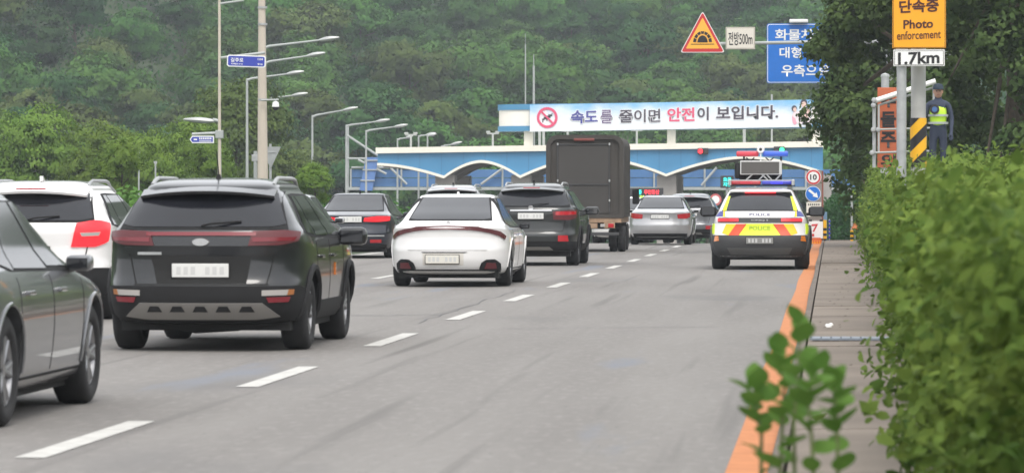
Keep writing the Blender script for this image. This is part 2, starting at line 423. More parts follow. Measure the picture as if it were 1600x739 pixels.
# upper drum
p0 = G(775,163); p1 = G(1290,157); zl = G(775,205).z
ds = (p1.z-p0.z)/(p1.x-p0.x)
def drum(name, f0, f1, m, out, end=0):
    h = p0.z-zl; b_ = MB(); vs = []; 
    pts = []
    nseg = 8; dep = 2.6
    for i in range(nseg+1):
        t = math.pi/2*i/nseg; pts.append((p0.x+1.3-(1.3+out)*math.sin(math.pi/2-t)*1.0, 1.3-(1.3+out)*math.sin(t)))
    pts = [(p0.x-out, 1.3)]+[(p0.x+1.3-(1.3+out)*math.cos(t), 1.3-(1.3+out)*math.sin(t)) for t in [math.pi/2*k/nseg for k in range(1,nseg+1)]]
    pts += [(p1.x, -out), (p1.x, dep+out), (p0.x+1.3, dep+out)]+[(p0.x+1.3-(1.3+out)*math.sin(t), 1.3+(1.3+out)*math.cos(t)) for t in [math.pi/2*k/nseg for k in range(1,nseg)]]
    m_ = len(pts)
    for f in (f0, f1):
        for (x,y) in pts: vs.append((x, GY+1+y, zl+h*f+(x-p0.x)*ds))
    fs = [(i,(i+1)%m_,m_+(i+1)%m_,m_+i) for i in range(m_)]+[tuple(range(m_)), tuple(range(2*m_-1,m_-1,-1))]
    b_.add(vs, fs); return b_.build(name, m, tg, smooth=True)
drum('name_drum', .19, .79, mat('drum white', (.80,.77,.70), .5, var=.03, scale=.8), 0)
drum('drum_band', .79, 1.0, M_blueband, .08); drum('drum_band', .0, .19, M_blueband, .08)
for (a, c_) in ((816,830),(1041,1054),(1268,1281)):
    x0 = G(a,0).x; x1 = G(c_,0).x; b_ = MB(); b_.box(x0, x1, GY+1.4, GY+2.6, G(a,topy(a)+1).z, G(a,204).z+.1); b_.build('drum_post', M_cream, tg)
for px, tp in ((642,211),(770,209),(887,205),(995,204)):
    fl = thing('floodlight_mast', {642:'small T-shaped floodlight mast nearest the left end of the gate roof',770:'small T-shaped floodlight mast under the left end of the white drum',887:'small T-shaped floodlight mast just behind the dark truck roof',995:'small T-shaped floodlight mast right of the dark truck'}[px], 'floodlight', G(px,topy(px),GY+9), group='floodlight masts on the gate roof')
    h = G(px,tp,GY+9).z-G(px,topy(px),GY+9).z
    MB().cyl((0,0,-.3),(0,0,h),.07).build('mast', M_galvp, fl, smooth=True)
    MB().box(-.38,.38,-.05,.05,h-.05,h+.05).build('crossbar', M_galvp, fl)
    for s in (-1,1):
        MB().box(s*.3-.13,s*.3+.13,-.12,.12,h+.04,h+.17,bev=.03).build('lamp', M_darkgrey if px>800 else M_galvp, fl)
# lane signals on the fascia
def lane_signal(px, py, on, label):
    p = at(px,py,GY-.35); t = thing('lane_signal', label, 'traffic light', p)
    MB().box(-.34,.34,0,.2,-.2,.2,bev=.04).build('housing', M_darkgrey, t)
    for s, c_, nm in ((-1,(.9,.02,.03),'red'),(1,(.03,.75,.25),'green')):
        lit_ = (nm == on)
        m = mat('signal lamp '+nm, c_, .3, emit=2.2) if lit_ else mat('signal lamp off', (.05,.045,.045), .3)
        MB().lathe([(0,.001),(-.02,.09),(-.01,.15),(.03,.155)], (s*.17,-.02,0), 'y', 20).build('lamp', m, t, smooth=True)
        MB().lathe([(-.10,.165),(.0,.165),(.0,.175),(-.10,.175)], (s*.17,0,0), 'y', 20, closed=True).build('visor', M_darkgrey, t, smooth=True)
lane_signal(1098.5, 236.5, 'red', 'two-lamp lane signal showing red on the blue fascia')
lane_signal(1217.5, 234, 'green', 'two-lamp lane signal showing green above the police car')
# banner
BY = GY+.72
bn = thing('banner', 'long sky-blue and white fabric safety banner with a prohibition ring', 'banner', (0,0,0))
M_ban = bpy.data.materials.new('banner print'); M_ban.use_nodes = True
_n = M_ban.node_tree; N = _n.nodes; L = _n.links; b = N['Principled BSDF']; b.inputs['Roughness'].default_value = .6
tc = N.new('ShaderNodeTexCoord'); sx = N.new('ShaderNodeSeparateXYZ'); L.new(tc.outputs['UV'], sx.inputs[0])
ad = N.new('ShaderNodeMath'); ad.operation = 'MULTIPLY_ADD'; ad.inputs[1].default_value = .9
mpn = N.new('ShaderNodeMapping'); mpn.inputs['Scale'].default_value = (7,1.2,1); L.new(tc.outputs['UV'], mpn.inputs[0])
t1 = N.new('ShaderNodeTexNoise'); t1.inputs['Scale'].default_value = 1.6; t1.inputs['Detail'].default_value = 4; L.new(mpn.outputs[0], t1.inputs['Vector'])
L.new(t1.outputs[0], ad.inputs[0]); L.new(sx.outputs['Y'], ad.inputs[2])
cr = N.new('ShaderNodeValToRGB'); cr.color_ramp.elements[0].position = .95; cr.color_ramp.elements[0].color = (.74,.78,.82,1)
cr.color_ramp.elements[1].position = 1.42; cr.color_ramp.elements[1].color = (.20,.47,.74,1)
e = cr.color_ramp.elements.new(1.1 if False else .99); e.color = (.66,.74,.84,1)
mrr = N.new('ShaderNodeMapRange'); mrr.inputs[1].default_value = .3; mrr.inputs[2].default_value = 1.7; L.new(ad.outputs[0], mrr.inputs[0])
cr.color_ramp.elements[0].position = .45; cr.color_ramp.elements[1].position = .60; cr.color_ramp.elements[2].position = .85
cr.color_ramp.elements[1].color = (.62,.72,.82,1)
cr.color_ramp.elements[2].color = (.20,.47,.74,1)
L.new(mrr.outputs[0], cr.inputs[0]); L.new(cr.outputs[0], b.inputs['Base Color'])
bt = lambda px: 164-(px-828)/437*8.0
bb_ = lambda px: 206-(px-828)/437*7.5
vs = []; uv = []; nbx = 60; nbz = 6
for i in range(nbx+1):
    px = 828+(1268-828)*i/nbx
    for j in range(nbz+1):
        py = bb_(px)+(bt(px)-bb_(px))*j/nbz; p = at(px,py,BY)
        yy = BY - .010*math.sin(i*.9+j*.5) - .012*math.sin(i*.37+2)*math.sin(j*1.1)-.03
        vs.append((p.x, yy, p.z)); uv.append((i/nbx, j/nbz))
fs = [(i*(nbz+1)+j,(i+1)*(nbz+1)+j,(i+1)*(nbz+1)+j+1,i*(nbz+1)+j+1) for i in range(nbx) for j in range(nbz)]
me = bpy.data.meshes.new('cloth'); me.from_pydata(vs, [], fs); ul = me.uv_layers.new(name='UVMap')
for lp in me.loops: ul.data[lp.index].uv = uv[lp.vertex_index]
new_obj('cloth', me, M_ban, bn, smooth=True)
LY = BY-.066
def bl(s, a, c_, ytop, ybot, m, bold):
    p = at((a+c_)/2,(ytop+ybot)/2,LY); wd = (c_-a)/24.8; ht = (ybot-ytop)/24.8
    lettering(s, p.x, p.z, wd+.065, ht+.065, LY+.006, mat('lettering halo', (.82,.82,.84), .6), bn, bold+.034, name='lettering_outline', slope=.018)
    lettering(s, p.x, p.z, wd, ht, LY, m, bn, bold, slope=.018)
M_ind = mat('banner indigo', (.06,.065,.28), .6); M_pur = mat('banner plum', (.11,.06,.17), .6); M_pink = mat('banner rose', (.66,.07,.16), .6)
bl('속도', 892, 934, 172.5, 193.5, M_ind, .030); bl('를', 938.5, 956.5, 172, 193, M_pur, .010)
bl('줄이면', 967.5, 1032, 171, 192, M_text, .020)
bl('안전', 1042.5, 1085.5, 168.5, 190, M_pink, .030)
bl('이', 1089.5, 1107.5, 167.5, 188.5, M_text, .030)
bl('보입니다.', 1119, 1216, 165.5, 187, M_text, .030)
# prohibition ring with a small vehicle silhouette
c0 = at(855,184,LY)
MB().lathe([(-.01,.50),(-.01,.66),(.03,.66),(.03,.50)], (c0.x,LY,c0.z), 'y', 36, closed=True).build('ring', M_pink, bn)
MB().lathe([(.0,.001),(.0,.5)], (c0.x,LY+.04,c0.z), 'y', 36).build('ring_ground', mat('ring white', (.8,.78,.8), .6), bn)
s_ = MB(); 
for k, (x,z,wx,wz) in enumerate(((-.25,-.12,.07,.05),(-.1,-.03,.12,.07),(.08,.05,.13,.07),(.25,.14,.07,.05),(-.28,-.24,.03,.06),(-.02,-.15,.03,.06),(.3,.24,.04,.03),(.12,.17,.06,.03))):
    s_.box(c0.x+x-wx, c0.x+x+wx, LY+.0, LY+.02, c0.z+z-wz, c0.z+z+wz, bev=.01)
s_.build('pictogram', M_black, bn)
sl_ = MB(); sl_.prism([(c0.x-.42,c0.z+.34),(c0.x-.34,c0.z+.42),(c0.x+.42,c0.z-.34),(c0.x+.34,c0.z-.42)], LY-.012, LY+.012); sl_.build('slash', M_pink, bn)
# printed family group at the banner's right end, plain shapes
def blob(px, py, rx, rz, m, nm, dy=0, seg=18):
    c_ = at(px,py,LY-dy); vs = [(c_.x, c_.y, c_.z)]+[(c_.x+rx*math.cos(2*math.pi*k/seg), c_.y, c_.z+rz*math.sin(2*math.pi*k/seg)) for k in range(seg)]
    me = bpy.data.meshes.new(nm); me.from_pydata(vs, [], [(0,1+k,1+(k+1)%seg) for k in range(seg)]); new_obj(nm, me, m, bn)
M_skin = mat('printed skin', (.75,.52,.45), .6); M_pk = mat('printed pink', (.75,.35,.45), .6); M_pl = mat('printed pale', (.78,.68,.70), .6); M_hr = mat('printed hair', (.06,.05,.07), .6)
blob(1242,185,.17,.42,M_pk,'printed_figure'); blob(1245,180,.26,.22,M_pl,'printed_figure',.004); blob(1250,184,.3,.42,M_pl,'printed_figure',.006)
blob(1241,170,.17,.2,M_hr,'printed_hair',.01); blob(1242,171.5,.11,.13,M_skin,'printed_face',.015)
blob(1256,161,.22,.22,M_hr,'printed_hair',.01); blob(1256,164,.15,.2,M_skin,'printed_face',.015); blob(1260,175,.3,.28,M_hr,'printed_hair',.008); blob(1258,183,.2,.16,M_skin,'printed_face',.015)
blob(1262,174,.16,.16,M_skin,'printed_face',.017); blob(1262,189,.3,.22,M_pl,'printed_figure',.009); blob(1257,193,.14,.1,M_hr,'printed_hair',.018)

# blue-backed sign gantry behind the gate
HY = 278.0
def Hp(px,py): return at(px,py,HY)
gt = thing('sign_gantry', 'steel sign gantry with blue panel backs seen behind the toll gate', 'gantry', (Hp(542,0).x,HY,gz(HY)))
o0 = gt.location
def hb(b_, px0, py0, px1, py1, y0=0, y1=.3):
    a = Hp(px0,py0); c_ = Hp(px1,py1); return b_.box(a.x-o0.x, c_.x-o0.x, y0, y1, c_.z-o0.z, a.z-o0.z)
def hbar(px0,py0,px1,py1,r,y=0.1):
    a = Hp(px0,py0); c_ = Hp(px1,py1); return ((a.x-o0.x,y,a.z-o0.z),(c_.x-o0.x,y,c_.z-o0.z),r)
MB().cyl((0,.2,0),(0,.2,Hp(542,195).z-o0.z),.17,.12,14).build('post', M_galvp, gt, smooth=True)
hb(MB(), 543, 292.5, 1330, 297, -.2, .6).build('lower_beam', M_galvp, gt)
for i in range(10):
    a = 549+i*79
    b_ = hb(MB(), a, 265, a+77, 277.6, .2, .35); hb(b_, a, 278.6, a+77, 291.8, .2, .35); b_.build('panel', M_blue2, gt)
    b2 = MB(); b2.cyl(*hbar(a-1,264,a-1,293,.07,.05), n=6); b2.build('upright', M_galvp, gt)
for a,b1,c_,d in ((543,248,592,248),(549,262,640,262)):
    MB().cyl(*hbar(a,b1,c_,d,.08)).build('rail', M_galvp, gt)
for a,b1,c_,d in ((543,212,592,244),(560,250,604,272),(610,262,636,288),(752,288,785,264),(1096,290,1120,262)):
    MB().cyl(*hbar(a,b1,c_,d,.085,-.2), n=8).build('brace', M_galvp, gt)
la = MB(); a = Hp(573,298); c_ = Hp(583,246)
la.add([(a.x-o0.x-.45,-.6,a.z-o0.z),(a.x-o0.x+.45,-.6,a.z-o0.z),(c_.x-o0.x+.45,-.6,c_.z-o0.z),(c_.x-o0.x-.45,-.6,c_.z-o0.z),
        (a.x-o0.x-.45,-.3,a.z-o0.z),(a.x-o0.x+.45,-.3,a.z-o0.z),(c_.x-o0.x+.45,-.3,c_.z-o0.z),(c_.x-o0.x-.45,-.3,c_.z-o0.z)],
       [(0,1,2,3),(7,6,5,4),(0,4,5,1),(3,2,6,7),(0,3,7,4),(1,5,6,2)])
la.build('ladder_chute', mat('chute blue', (.10,.20,.45), .5, var=.1, scale=2), gt)
for t in (.3,.62,.9):
    p = a.lerp(c_, t); MB().cyl((p.x-o0.x-.5,-.65,p.z-o0.z),(p.x-o0.x+.5,-.65,p.z-o0.z),.05,n=6).build('hoop', M_galvp, gt)
# LED boards
def led(px0,py0,px1,py1,Y,rows,label):
    a = at(px0,py0,Y); c_ = at(px1,py1,Y); cx = (a.x+c_.x)/2; zt = a.z; zb2 = c_.z
    t = thing('led_board', label, 'sign', (cx,Y,zb2))
    MB().box(a.x-cx-.08, c_.x-cx+.08, .0, .25, -.06, zt-zb2+.06, bev=.02).build('housing', M_darkgrey, t)
    MB().cyl((0,.15,-(zb2-gz(Y))),(0,.15,0),.07,n=8).build('post', M_galv, t)
    for s, x0,y0,x1,y1, col in rows:
        p = at(x0,y0,Y); q = at(x1,y1,Y)
        m = mat('led '+col, {'teal':(.03,.75,.65),'red':(.9,.04,.06),'lime':(.45,.85,.1)}[col], .4, emit=1.3)
        lettering(s, (p.x+q.x)/2-cx, (p.z+q.z)/2-zb2, q.x-p.x, p.z-q.z, -.01, m, t, .03)
led(980,295.5,1034,313,205,[('차종',990.5,296.5,1002.5,304,'teal'),('무인정산',1006.5,296.5,1030,304,'red'),('진입',993,305.5,1006,312,'lime')],'small LED board with teal, red and lime letters beside the truck')
led(1128,276.5,1144,292,205,[('요금',1130,277.5,1142.5,284,'teal'),('지불',1130,284.8,1142.5,291.5,'teal')],'small LED board with two rows of teal letters left of the police car')
# ------------------------------------------------------------------ vehicles
def paint(name, col, metal=.0, rough=.3, coat=1.0, flake=0):
    return mat(name, col, rough, metal, coat=coat, var=.04, scale=1.3)
P_black = paint('black car paint', (.006,.007,.009), .1, .3, coat=.8)
P_dark = paint('dark green-grey car paint', (.014,.016,.016), .2, .32, coat=.8)
P_navy = paint('navy black car paint', (.010,.013,.024), .3, .3)
P_white = paint('white car paint', (.70,.69,.68), 0, .35)
P_pearl = paint('pearl white paint', (.76,.75,.73), 0, .35)
P_silver = paint('silver car paint', (.42,.42,.43), .6, .35)
P_grey = paint('grey car paint', (.16,.165,.175), .6, .35)
M_glass = mat('tinted glass', (.012,.013,.016), .06, spec=.8)
M_glass2 = mat('rear privacy glass', (.012,.013,.017), .10, spec=.6, var=.3, scale=1.5)
M_clad = mat('black plastic cladding', (.014,.014,.015), .75, bump=.2, bscale=200, spec=.3)
M_clad2 = mat('grey bumper plastic', (.045,.045,.047), .7, bump=.2, bscale=200)
M_skid = mat('silver skid plate', (.26,.25,.235), .45, .5)
M_tyre = mat('tyre rubber', (.018,.018,.019), .85, bump=.3, bscale=90)
M_rim = mat('alloy rim', (.32,.32,.33), .35, .8)
M_chrome = mat('bright trim', (.6,.6,.6), .2, .9)
M_tail = mat('tail lamp red', (.42,.012,.02), .15, coat=1)
M_taild = mat('tail lamp dark red', (.10,.012,.016), .4, coat=.2)
M_taillit = mat('tail lamp lit', (.85,.02,.03), .3, emit=.55)
M_clear = mat('lamp clear', (.38,.36,.34), .2, coat=1)
M_amber = mat('lamp amber', (.65,.18,.02), .2, coat=1)
M_plate = mat('number plate', (.62,.62,.60), .5)
M_platech = mat('plate smudge', (.50,.50,.49), .6)
M_under = mat('underbody', (.012,.012,.012), .9)

class Body:
    def __init__(s, L, keys, roof, n=2.8, m=10, sm=.012):
        """keys: (z, y_rear, y_front, half width); roof: (z_edge, z_top)"""
        s.L = L; s.n = n; s.m = m
        K = np.array(keys, float); zz = np.arange(K[0,0], K[-1,0]+1e-6, .004)
        T = [np.interp(zz, K[:,0], K[:,i]) for i in (1,2,3)]
        k = max(1, int(sm/.004)); ker = np.exp(-.5*(np.arange(-3*k,3*k+1)/k)**2); ker /= ker.sum()
        T = [np.convolve(np.pad(t, 3*k, mode='edge'), ker, 'valid') for t in T]
        z2 = []; A = [[],[],[]]; ze, zt = roof
        for i in range(1, 15):
            t = math.pi/2*i/14; z2.append(ze+(zt-ze)*math.sin(t)); c = max(1e-3, math.cos(t))
            yc = (T[0][-1]+T[1][-1])/2; h = (T[1][-1]-T[0][-1])/2
            A[0].append(yc-h*c**.95); A[1].append(yc+h*c**.95); A[2].append(T[2][-1]*c**.55)
        s.z = np.concatenate([zz, z2]); s.yr, s.yf, s.w = [np.concatenate([T[i], A[i]]) for i in range(3)]
        s.zmax = s.z[-1]; s.zmin = s.z[0]; s.zedge = ze
    def lev(s, z): return float(np.interp(z, s.z, s.yr)), float(np.interp(z, s.z, s.yf)), float(np.interp(z, s.z, s.w))
    def rear(s, x, z):
        yr, yf, w = s.lev(z); h = (yf-yr)/2; q = max(0, 1-(min(.9999,abs(x)/w))**s.n)
        return Vector((x, (yr+yf)/2-h*q**(1/s.m), z))
    def side(s, y, z, sg=1):
        yr, yf, w = s.lev(z); h = (yf-yr)/2; q = max(0, 1-min(.9999,abs(y-(yr+yf)/2)/h)**s.m)
        return Vector((sg*w*q**(1/s.n), y, z))
    def outline(s, z):
        yr, yf, w = s.lev(z); yc = (yr+yf)/2; h = (yf-yr)/2; n, m = s.n, s.m
        xs_ = w*np.concatenate([np.linspace(0,.8,7), [.86,.91,.945]])
        rearp = [(x, yc-h*(1-(x/w)**n)**(1/m)) for x in xs_]
        y0 = rearp[-1][1]; y1 = 2*yc-y0
        t = np.linspace(0,1,30)[1:-1]; ysd = y0+(y1-y0)*(t-.10*np.sin(2*math.pi*t))
        sd = [(w*(1-min(1,abs(y-yc)/h)**m)**(1/n), y) for y in ysd]
        fr = [(x, 2*yc-y) for x, y in reversed(rearp)]
        half = rearp+sd+fr
        return half + [(-x, y) for x, y in reversed(half[1:-1])]
    def wrap(s, sarc, z):
        key = round(z, 4)
        if not hasattr(s, 'c'): s.c = {}
        if key not in s.c:
            o = s.outline(z); o = o[:len(o)//2+1]; o = np.array(o); d = np.concatenate([[0], np.cumsum(np.hypot(*np.diff(o, axis=0).T))]); s.c[key] = (o, d)
        o, d = s.c[key]; a = abs(sarc)
        return Vector((math.copysign(float(np.interp(a, d, o[:,0])), sarc), float(np.interp(a, d, o[:,1])), z))
    def P(s, mode, u, z):
        if mode == 'rear': return s.rear(u, z)
        if mode == 'R': return s.side(u, z, 1)
        if mode == 'L': return s.side(u, z, -1)
        return s.wrap(u, z)
    def levels(s):
        out = [s.z[0]]; last = s.lev(s.z[0])
        for z in s.z[1:]:
            l = s.lev(z)
            if z-out[-1] > .035 or max(abs(a-b) for a, b in zip(l, last)) > .05 or z > s.zedge: out.append(z); last = l
        return out
    def mesh(s, m, parent, wheels=(), wr=.34, name='body'):
        lv = s.levels(); vs = []; ring = None
        for z in lv:
            o = s.outline(z); ring = len(o); vs += [(x,y,z) for x,y in o]
        fs = []
        for i in range(len(lv)-1):
            for k in range(ring): fs.append((i*ring+k, i*ring+(k+1)%ring, (i+1)*ring+(k+1)%ring, (i+1)*ring+k))
        fs += [tuple(range(ring-1,-1,-1)), tuple(range((len(lv)-1)*ring, len(lv)*ring))]
        me = bpy.data.meshes.new(name); me.from_pydata(vs, [], fs)
        o = new_obj(name, me, m, None)
        if wheels:
            c = MB()
            for wy in wheels:
                for sg in (-1,1): c.cyl((sg*.55,wy,wr+.0),(sg*1.2,wy,wr+.0), wr+.055, n=40)
            co = c.build('cut', M_under)
            md = o.modifiers.new('b','BOOLEAN'); md.object = co; md.operation = 'DIFFERENCE'; md.solver = 'EXACT'
            dg = bpy.context.evaluated_depsgraph_get(); me2 = bpy.data.meshes.new_from_object(o.evaluated_get(dg))
            o.modifiers.clear(); old = o.data; o.data = me2; me2.name = name
            bpy.data.objects.remove(co); bpy.data.meshes.remove(old)
        o.data.shade_smooth(); o.data.set_sharp_from_angle(angle=R(40))
        setp(o, parent); return o
    def patch(s, name, m, parent, mode, bot, top, off=.006, ns=None, nt=None, skirt=.02, mirror=False):
        bot = np.array(bot, float); top = np.array(top, float)
        def rs(p, n):
            d = np.concatenate([[0], np.cumsum(np.hypot(*np.diff(p, axis=0).T))]); t = np.linspace(0, d[-1], n)
            return np.stack([np.interp(t, d, p[:,0]), np.interp(t, d, p[:,1])], 1)
        ln = max(np.hypot(*np.diff(bot,axis=0).T).sum(), np.hypot(*np.diff(top,axis=0).T).sum())
        ns = ns or max(2, int(ln/.06)+1, len(bot), len(top)); nt = nt or max(1, int(abs(top[:,1].mean()-bot[:,1].mean())/.05))
        A = rs(bot, ns+1); B = rs(top, ns+1)
        out = []
        for sgn in ((1,-1) if mirror else (1,)):
            md = mode
            if mirror and sgn < 0 and mode in 'RL': md = 'L' if mode == 'R' else 'R'
            vs = []; e = .006
            def pt(u, z, of):
                if md in ('rear','wrap'): u = u*sgn
                p = s.P(md,u,z); pu = s.P(md,u+e,z)-s.P(md,u-e,z); pz = s.P(md,u,z+e)-s.P(md,u,z-e)
                nn = pu.cross(pz)
                if nn.length < 1e-9: nn = Vector((0,-1,0))
                nn.normalize()
                ref = Vector((p.x, p.y-s.L/2, .0)) if md != 'rear' else Vector((0,-1,0))
                if md in ('R','L'): ref = Vector((1 if md == 'R' else -1,0,0))
                if nn.dot(ref) < 0: nn = -nn
                return p+nn*of
            for j in range(nt+1):
                for i in range(ns+1):
                    q = A[i]+(B[i]-A[i])*j/nt; vs.append(pt(q[0], q[1], off))
            fs = [(j*(ns+1)+i, j*(ns+1)+i+1, (j+1)*(ns+1)+i+1, (j+1)*(ns+1)+i) for j in range(nt) for i in range(ns)]
            bd = [i for i in range(ns+1)]+[j*(ns+1)+ns for j in range(1,nt+1)]+[nt*(ns+1)+i for i in range(ns-1,-1,-1)]+[j*(ns+1) for j in range(nt-1,0,-1)]
            base = len(vs)
            for k in bd:
                j, i = divmod(k, ns+1); q = A[i]+(B[i]-A[i])*j/nt; vs.append(pt(q[0], q[1], off-skirt))
            nb = len(bd); fs += [(bd[k], bd[(k+1)%nb], base+(k+1)%nb, base+k) for k in range(nb)]
            me = bpy.data.meshes.new(name); me.from_pydata(vs, [], fs)
            bm = bmesh.new(); bm.from_mesh(me); bmesh.ops.recalc_face_normals(bm, faces=bm.faces); bm.to_mesh(me); bm.free()
            o = new_obj(name, me, m, parent, smooth=True, sharp=40); out.append(o)
        return out if mirror else out[0]

def wheel(parent, x, y, r=.34, wd=.235, spokes=5, rimm=None):
    sg = 1 if x > 0 else -1; h = wd/2
    W = MB().lathe([(-h*.75,r*.62),(-h,r*.70),(-h*1.02,r*.86),(-h*.86,r*.965),(-h*.6,r),(h*.6,r),(h*.86,r*.965),(h*1.02,r*.86),(h,r*.70),(h*.75,r*.62)], (x,y,r), 'x', 36)
    o = W.build('wheel', M_tyre, parent, smooth=True, sharp=50)
    rm = MB(); rimm = rimm or M_rim
    rm.lathe([(sg*h*.2,.001),(sg*h*.2,r*.62),(sg*h*.75,r*.645),(sg*h*.82,r*.62),(sg*h*.6,r*.58),(sg*h*.15,r*.56)], (x,y,r), 'x', 30)
    for k in range(spokes):
        for dd in (-.13,.13):
            a = 2*math.pi*k/spokes; ca, sa = math.cos(a+dd*.4), math.sin(a+dd*.4); cb, sb = math.cos(a+dd*1.6), math.sin(a+dd*1.6)
            rm.cyl((x+sg*h*.62,y+ca*r*.1,r+sa*r*.1),(x+sg*h*.74,y+cb*r*.6,r+sb*r*.6), r*.055, r*.045, n=6)
    rm.cyl((x+sg*h*.5,y,r),(x+sg*h*.78,y,r), r*.13, n=12)
    rm.build('rim', rimm, o, smooth=True)
    return o

def mirrors(t, x, y, z, m, s=.9):
    for sg in (-1,1):
        b = MB(); b.box(sg*(x+.12)-.13*s, sg*(x+.12)+.13*s, y-.07, y+.09, z-.075*s, z+.085*s, bev=.05*s)
        o = b.build('mirror', m, t, smooth=True, sharp=60)
        g = MB(); g.box(sg*(x+.12)-.10*s, sg*(x+.12)+.10*s, y-.078, y-.068, z-.05*s, z+.06*s, bev=.004); g.build('mirror_glass', M_glass, o)
        MB().cyl((sg*(x-.08),y+.03,z-.05),(sg*(x+.08),y+.02,z-.03),.03,.025,8).build('mirror_arm', m, o, smooth=True)

def plate(t, B, z0, z1, x=0, y=None, wd=.52, m=None):
    zc = (z0+z1)/2; yy = B.rear(x, zc).y-.02 if y is None else y
    o = MB().box(x-wd/2, x+wd/2, yy-.012, yy+.01, z0, z1, bev=.006).build('number_plate', m or M_plate, t)
    for k in range(7):
        if k == 3: continue
        xx = x-wd*.38+k*wd*.127
        MB().box(xx-.02, xx+.02, yy-.0145, yy-.011, zc-.035, zc+.035, bev=.001).build('plate_mark', M_platech, o)
    MB().box(x-wd/2-.009, x+wd/2+.009, yy-.004, yy+.02, z0-.009, z1+.009, bev=.004).build('plate_frame', M_clad, o)

def fin(t, B, y, m, s=.8):
    z = B.zmax-.012
    b = MB(); b.prism([(y-.085*s,z),(y+.1*s,z),(y-.045*s,z+.075*s),(y-.085*s,z+.07*s)], -.018, .018)
    b.v = [(v[1], v[0], v[2]) for v in b.v]; b.build('antenna_fin', m, t)
def whip(t, B, y):
    z = B.zmax-.02; MB().cyl((0,y,z),(0,y,z+.05),.03,.016,10).cyl((0,y,z+.05),(0,y-.12,z+.26),.007,.004,6).build('antenna', M_clad, t, smooth=True)

def roof_rails(t, B, y0, y1, x, m):
    for sg in (-1,1):
        def zs(y,xx):
            lo, hi = B.zedge-.02, B.zmax
            for _ in range(18):
                mid = (lo+hi)/2; yr, yf, w_ = B.lev(mid); hh = (yf-yr)/2
                if (abs(xx)/w_)**B.n+(abs(y-(yr+yf)/2)/hh)**B.m < 1: lo = mid
                else: hi = mid
            return lo
        pts = []
        for i in range(13):
            y = y0+(y1-y0)*i/12; e = min(1, i/1.6, (12-i)/1.6); pts.append((sg*x, y, zs(y,x)-.01+.055*e))
        MB().tube(pts, .02, 8).build('roof_rail', m, t, smooth=True)

def seam(B, t, mode, pts, wd=.011, m=None):
    """thin dark shut line following pts"""
    for (a, b) in zip(pts[:-1], pts[1:]):
        du, dz = b[0]-a[0], b[1]-a[1]; l = math.hypot(du,dz); nu, nz = -dz/l*wd/2, du/l*wd/2
        if abs(dz) > abs(du):
            lo, hi = (a, b) if a[1] < b[1] else (b, a)
            B.patch('shut_line', m or M_under, t, mode, [(lo[0]-wd/2,lo[1]),(lo[0]+wd/2,lo[1])], [(hi[0]-wd/2,hi[1]),(hi[0]+wd/2,hi[1])], .0025, ns=1, nt=max(1,int(l/.05)), skirt=.006)
        else:
            lo, hi = (a, b) if a[0] < b[0] else (b, a)
            B.patch('shut_line', m or M_under, t, mode, [(lo[0],lo[1]-wd/2),(hi[0],hi[1]-wd/2)], [(lo[0],lo[1]+wd/2),(hi[0],hi[1]+wd/2)], .0025, nt=1, skirt=.006)

def underside(t, B, z=.22, L=4.4, w_=.78):
    MB().box(-w_, w_, .35, L-.3, z-.03, z+.18).build('underbody', M_under, t)

# ---- SUV shape (heights for a 1.60 m body, scaled)
def suv_body(H=1.57, W=.925, L=4.48, rake=1.0, n=3.0):
    k = H/1.60
    keys = [(.24,.40,L-.45,W*.82),(.28,.14,L-.25,W*.93),(.36,.05,L-.12,W*.965),(.46,.01,L-.03,W*.985),(.60,.0,L,W),(.66,.035,L,W),(.72,.05,L-.01,W),
            (.84,.06,L-.04,W*.998),(.95,.055,L-.12,W*.99),(1.00,.055,L-.5,W*.982),(1.07,.065,L-1.0,W*.965),(1.115,.085,L-1.18,W*.94),(1.15,.125,L-1.26,W*.905),
            (1.25,.22*rake+.0,L-1.45,W*.845),(1.36,.34*rake,L-1.68,W*.775),(1.45,.45*rake,L-1.90,W*.70),(1.49,.52*rake,L-2.05,W*.655)]
    keys = [(a*k,b,c,d) for a,b,c,d in keys]
    return Body(L, keys, (1.49*k, H), n=n, m=11)

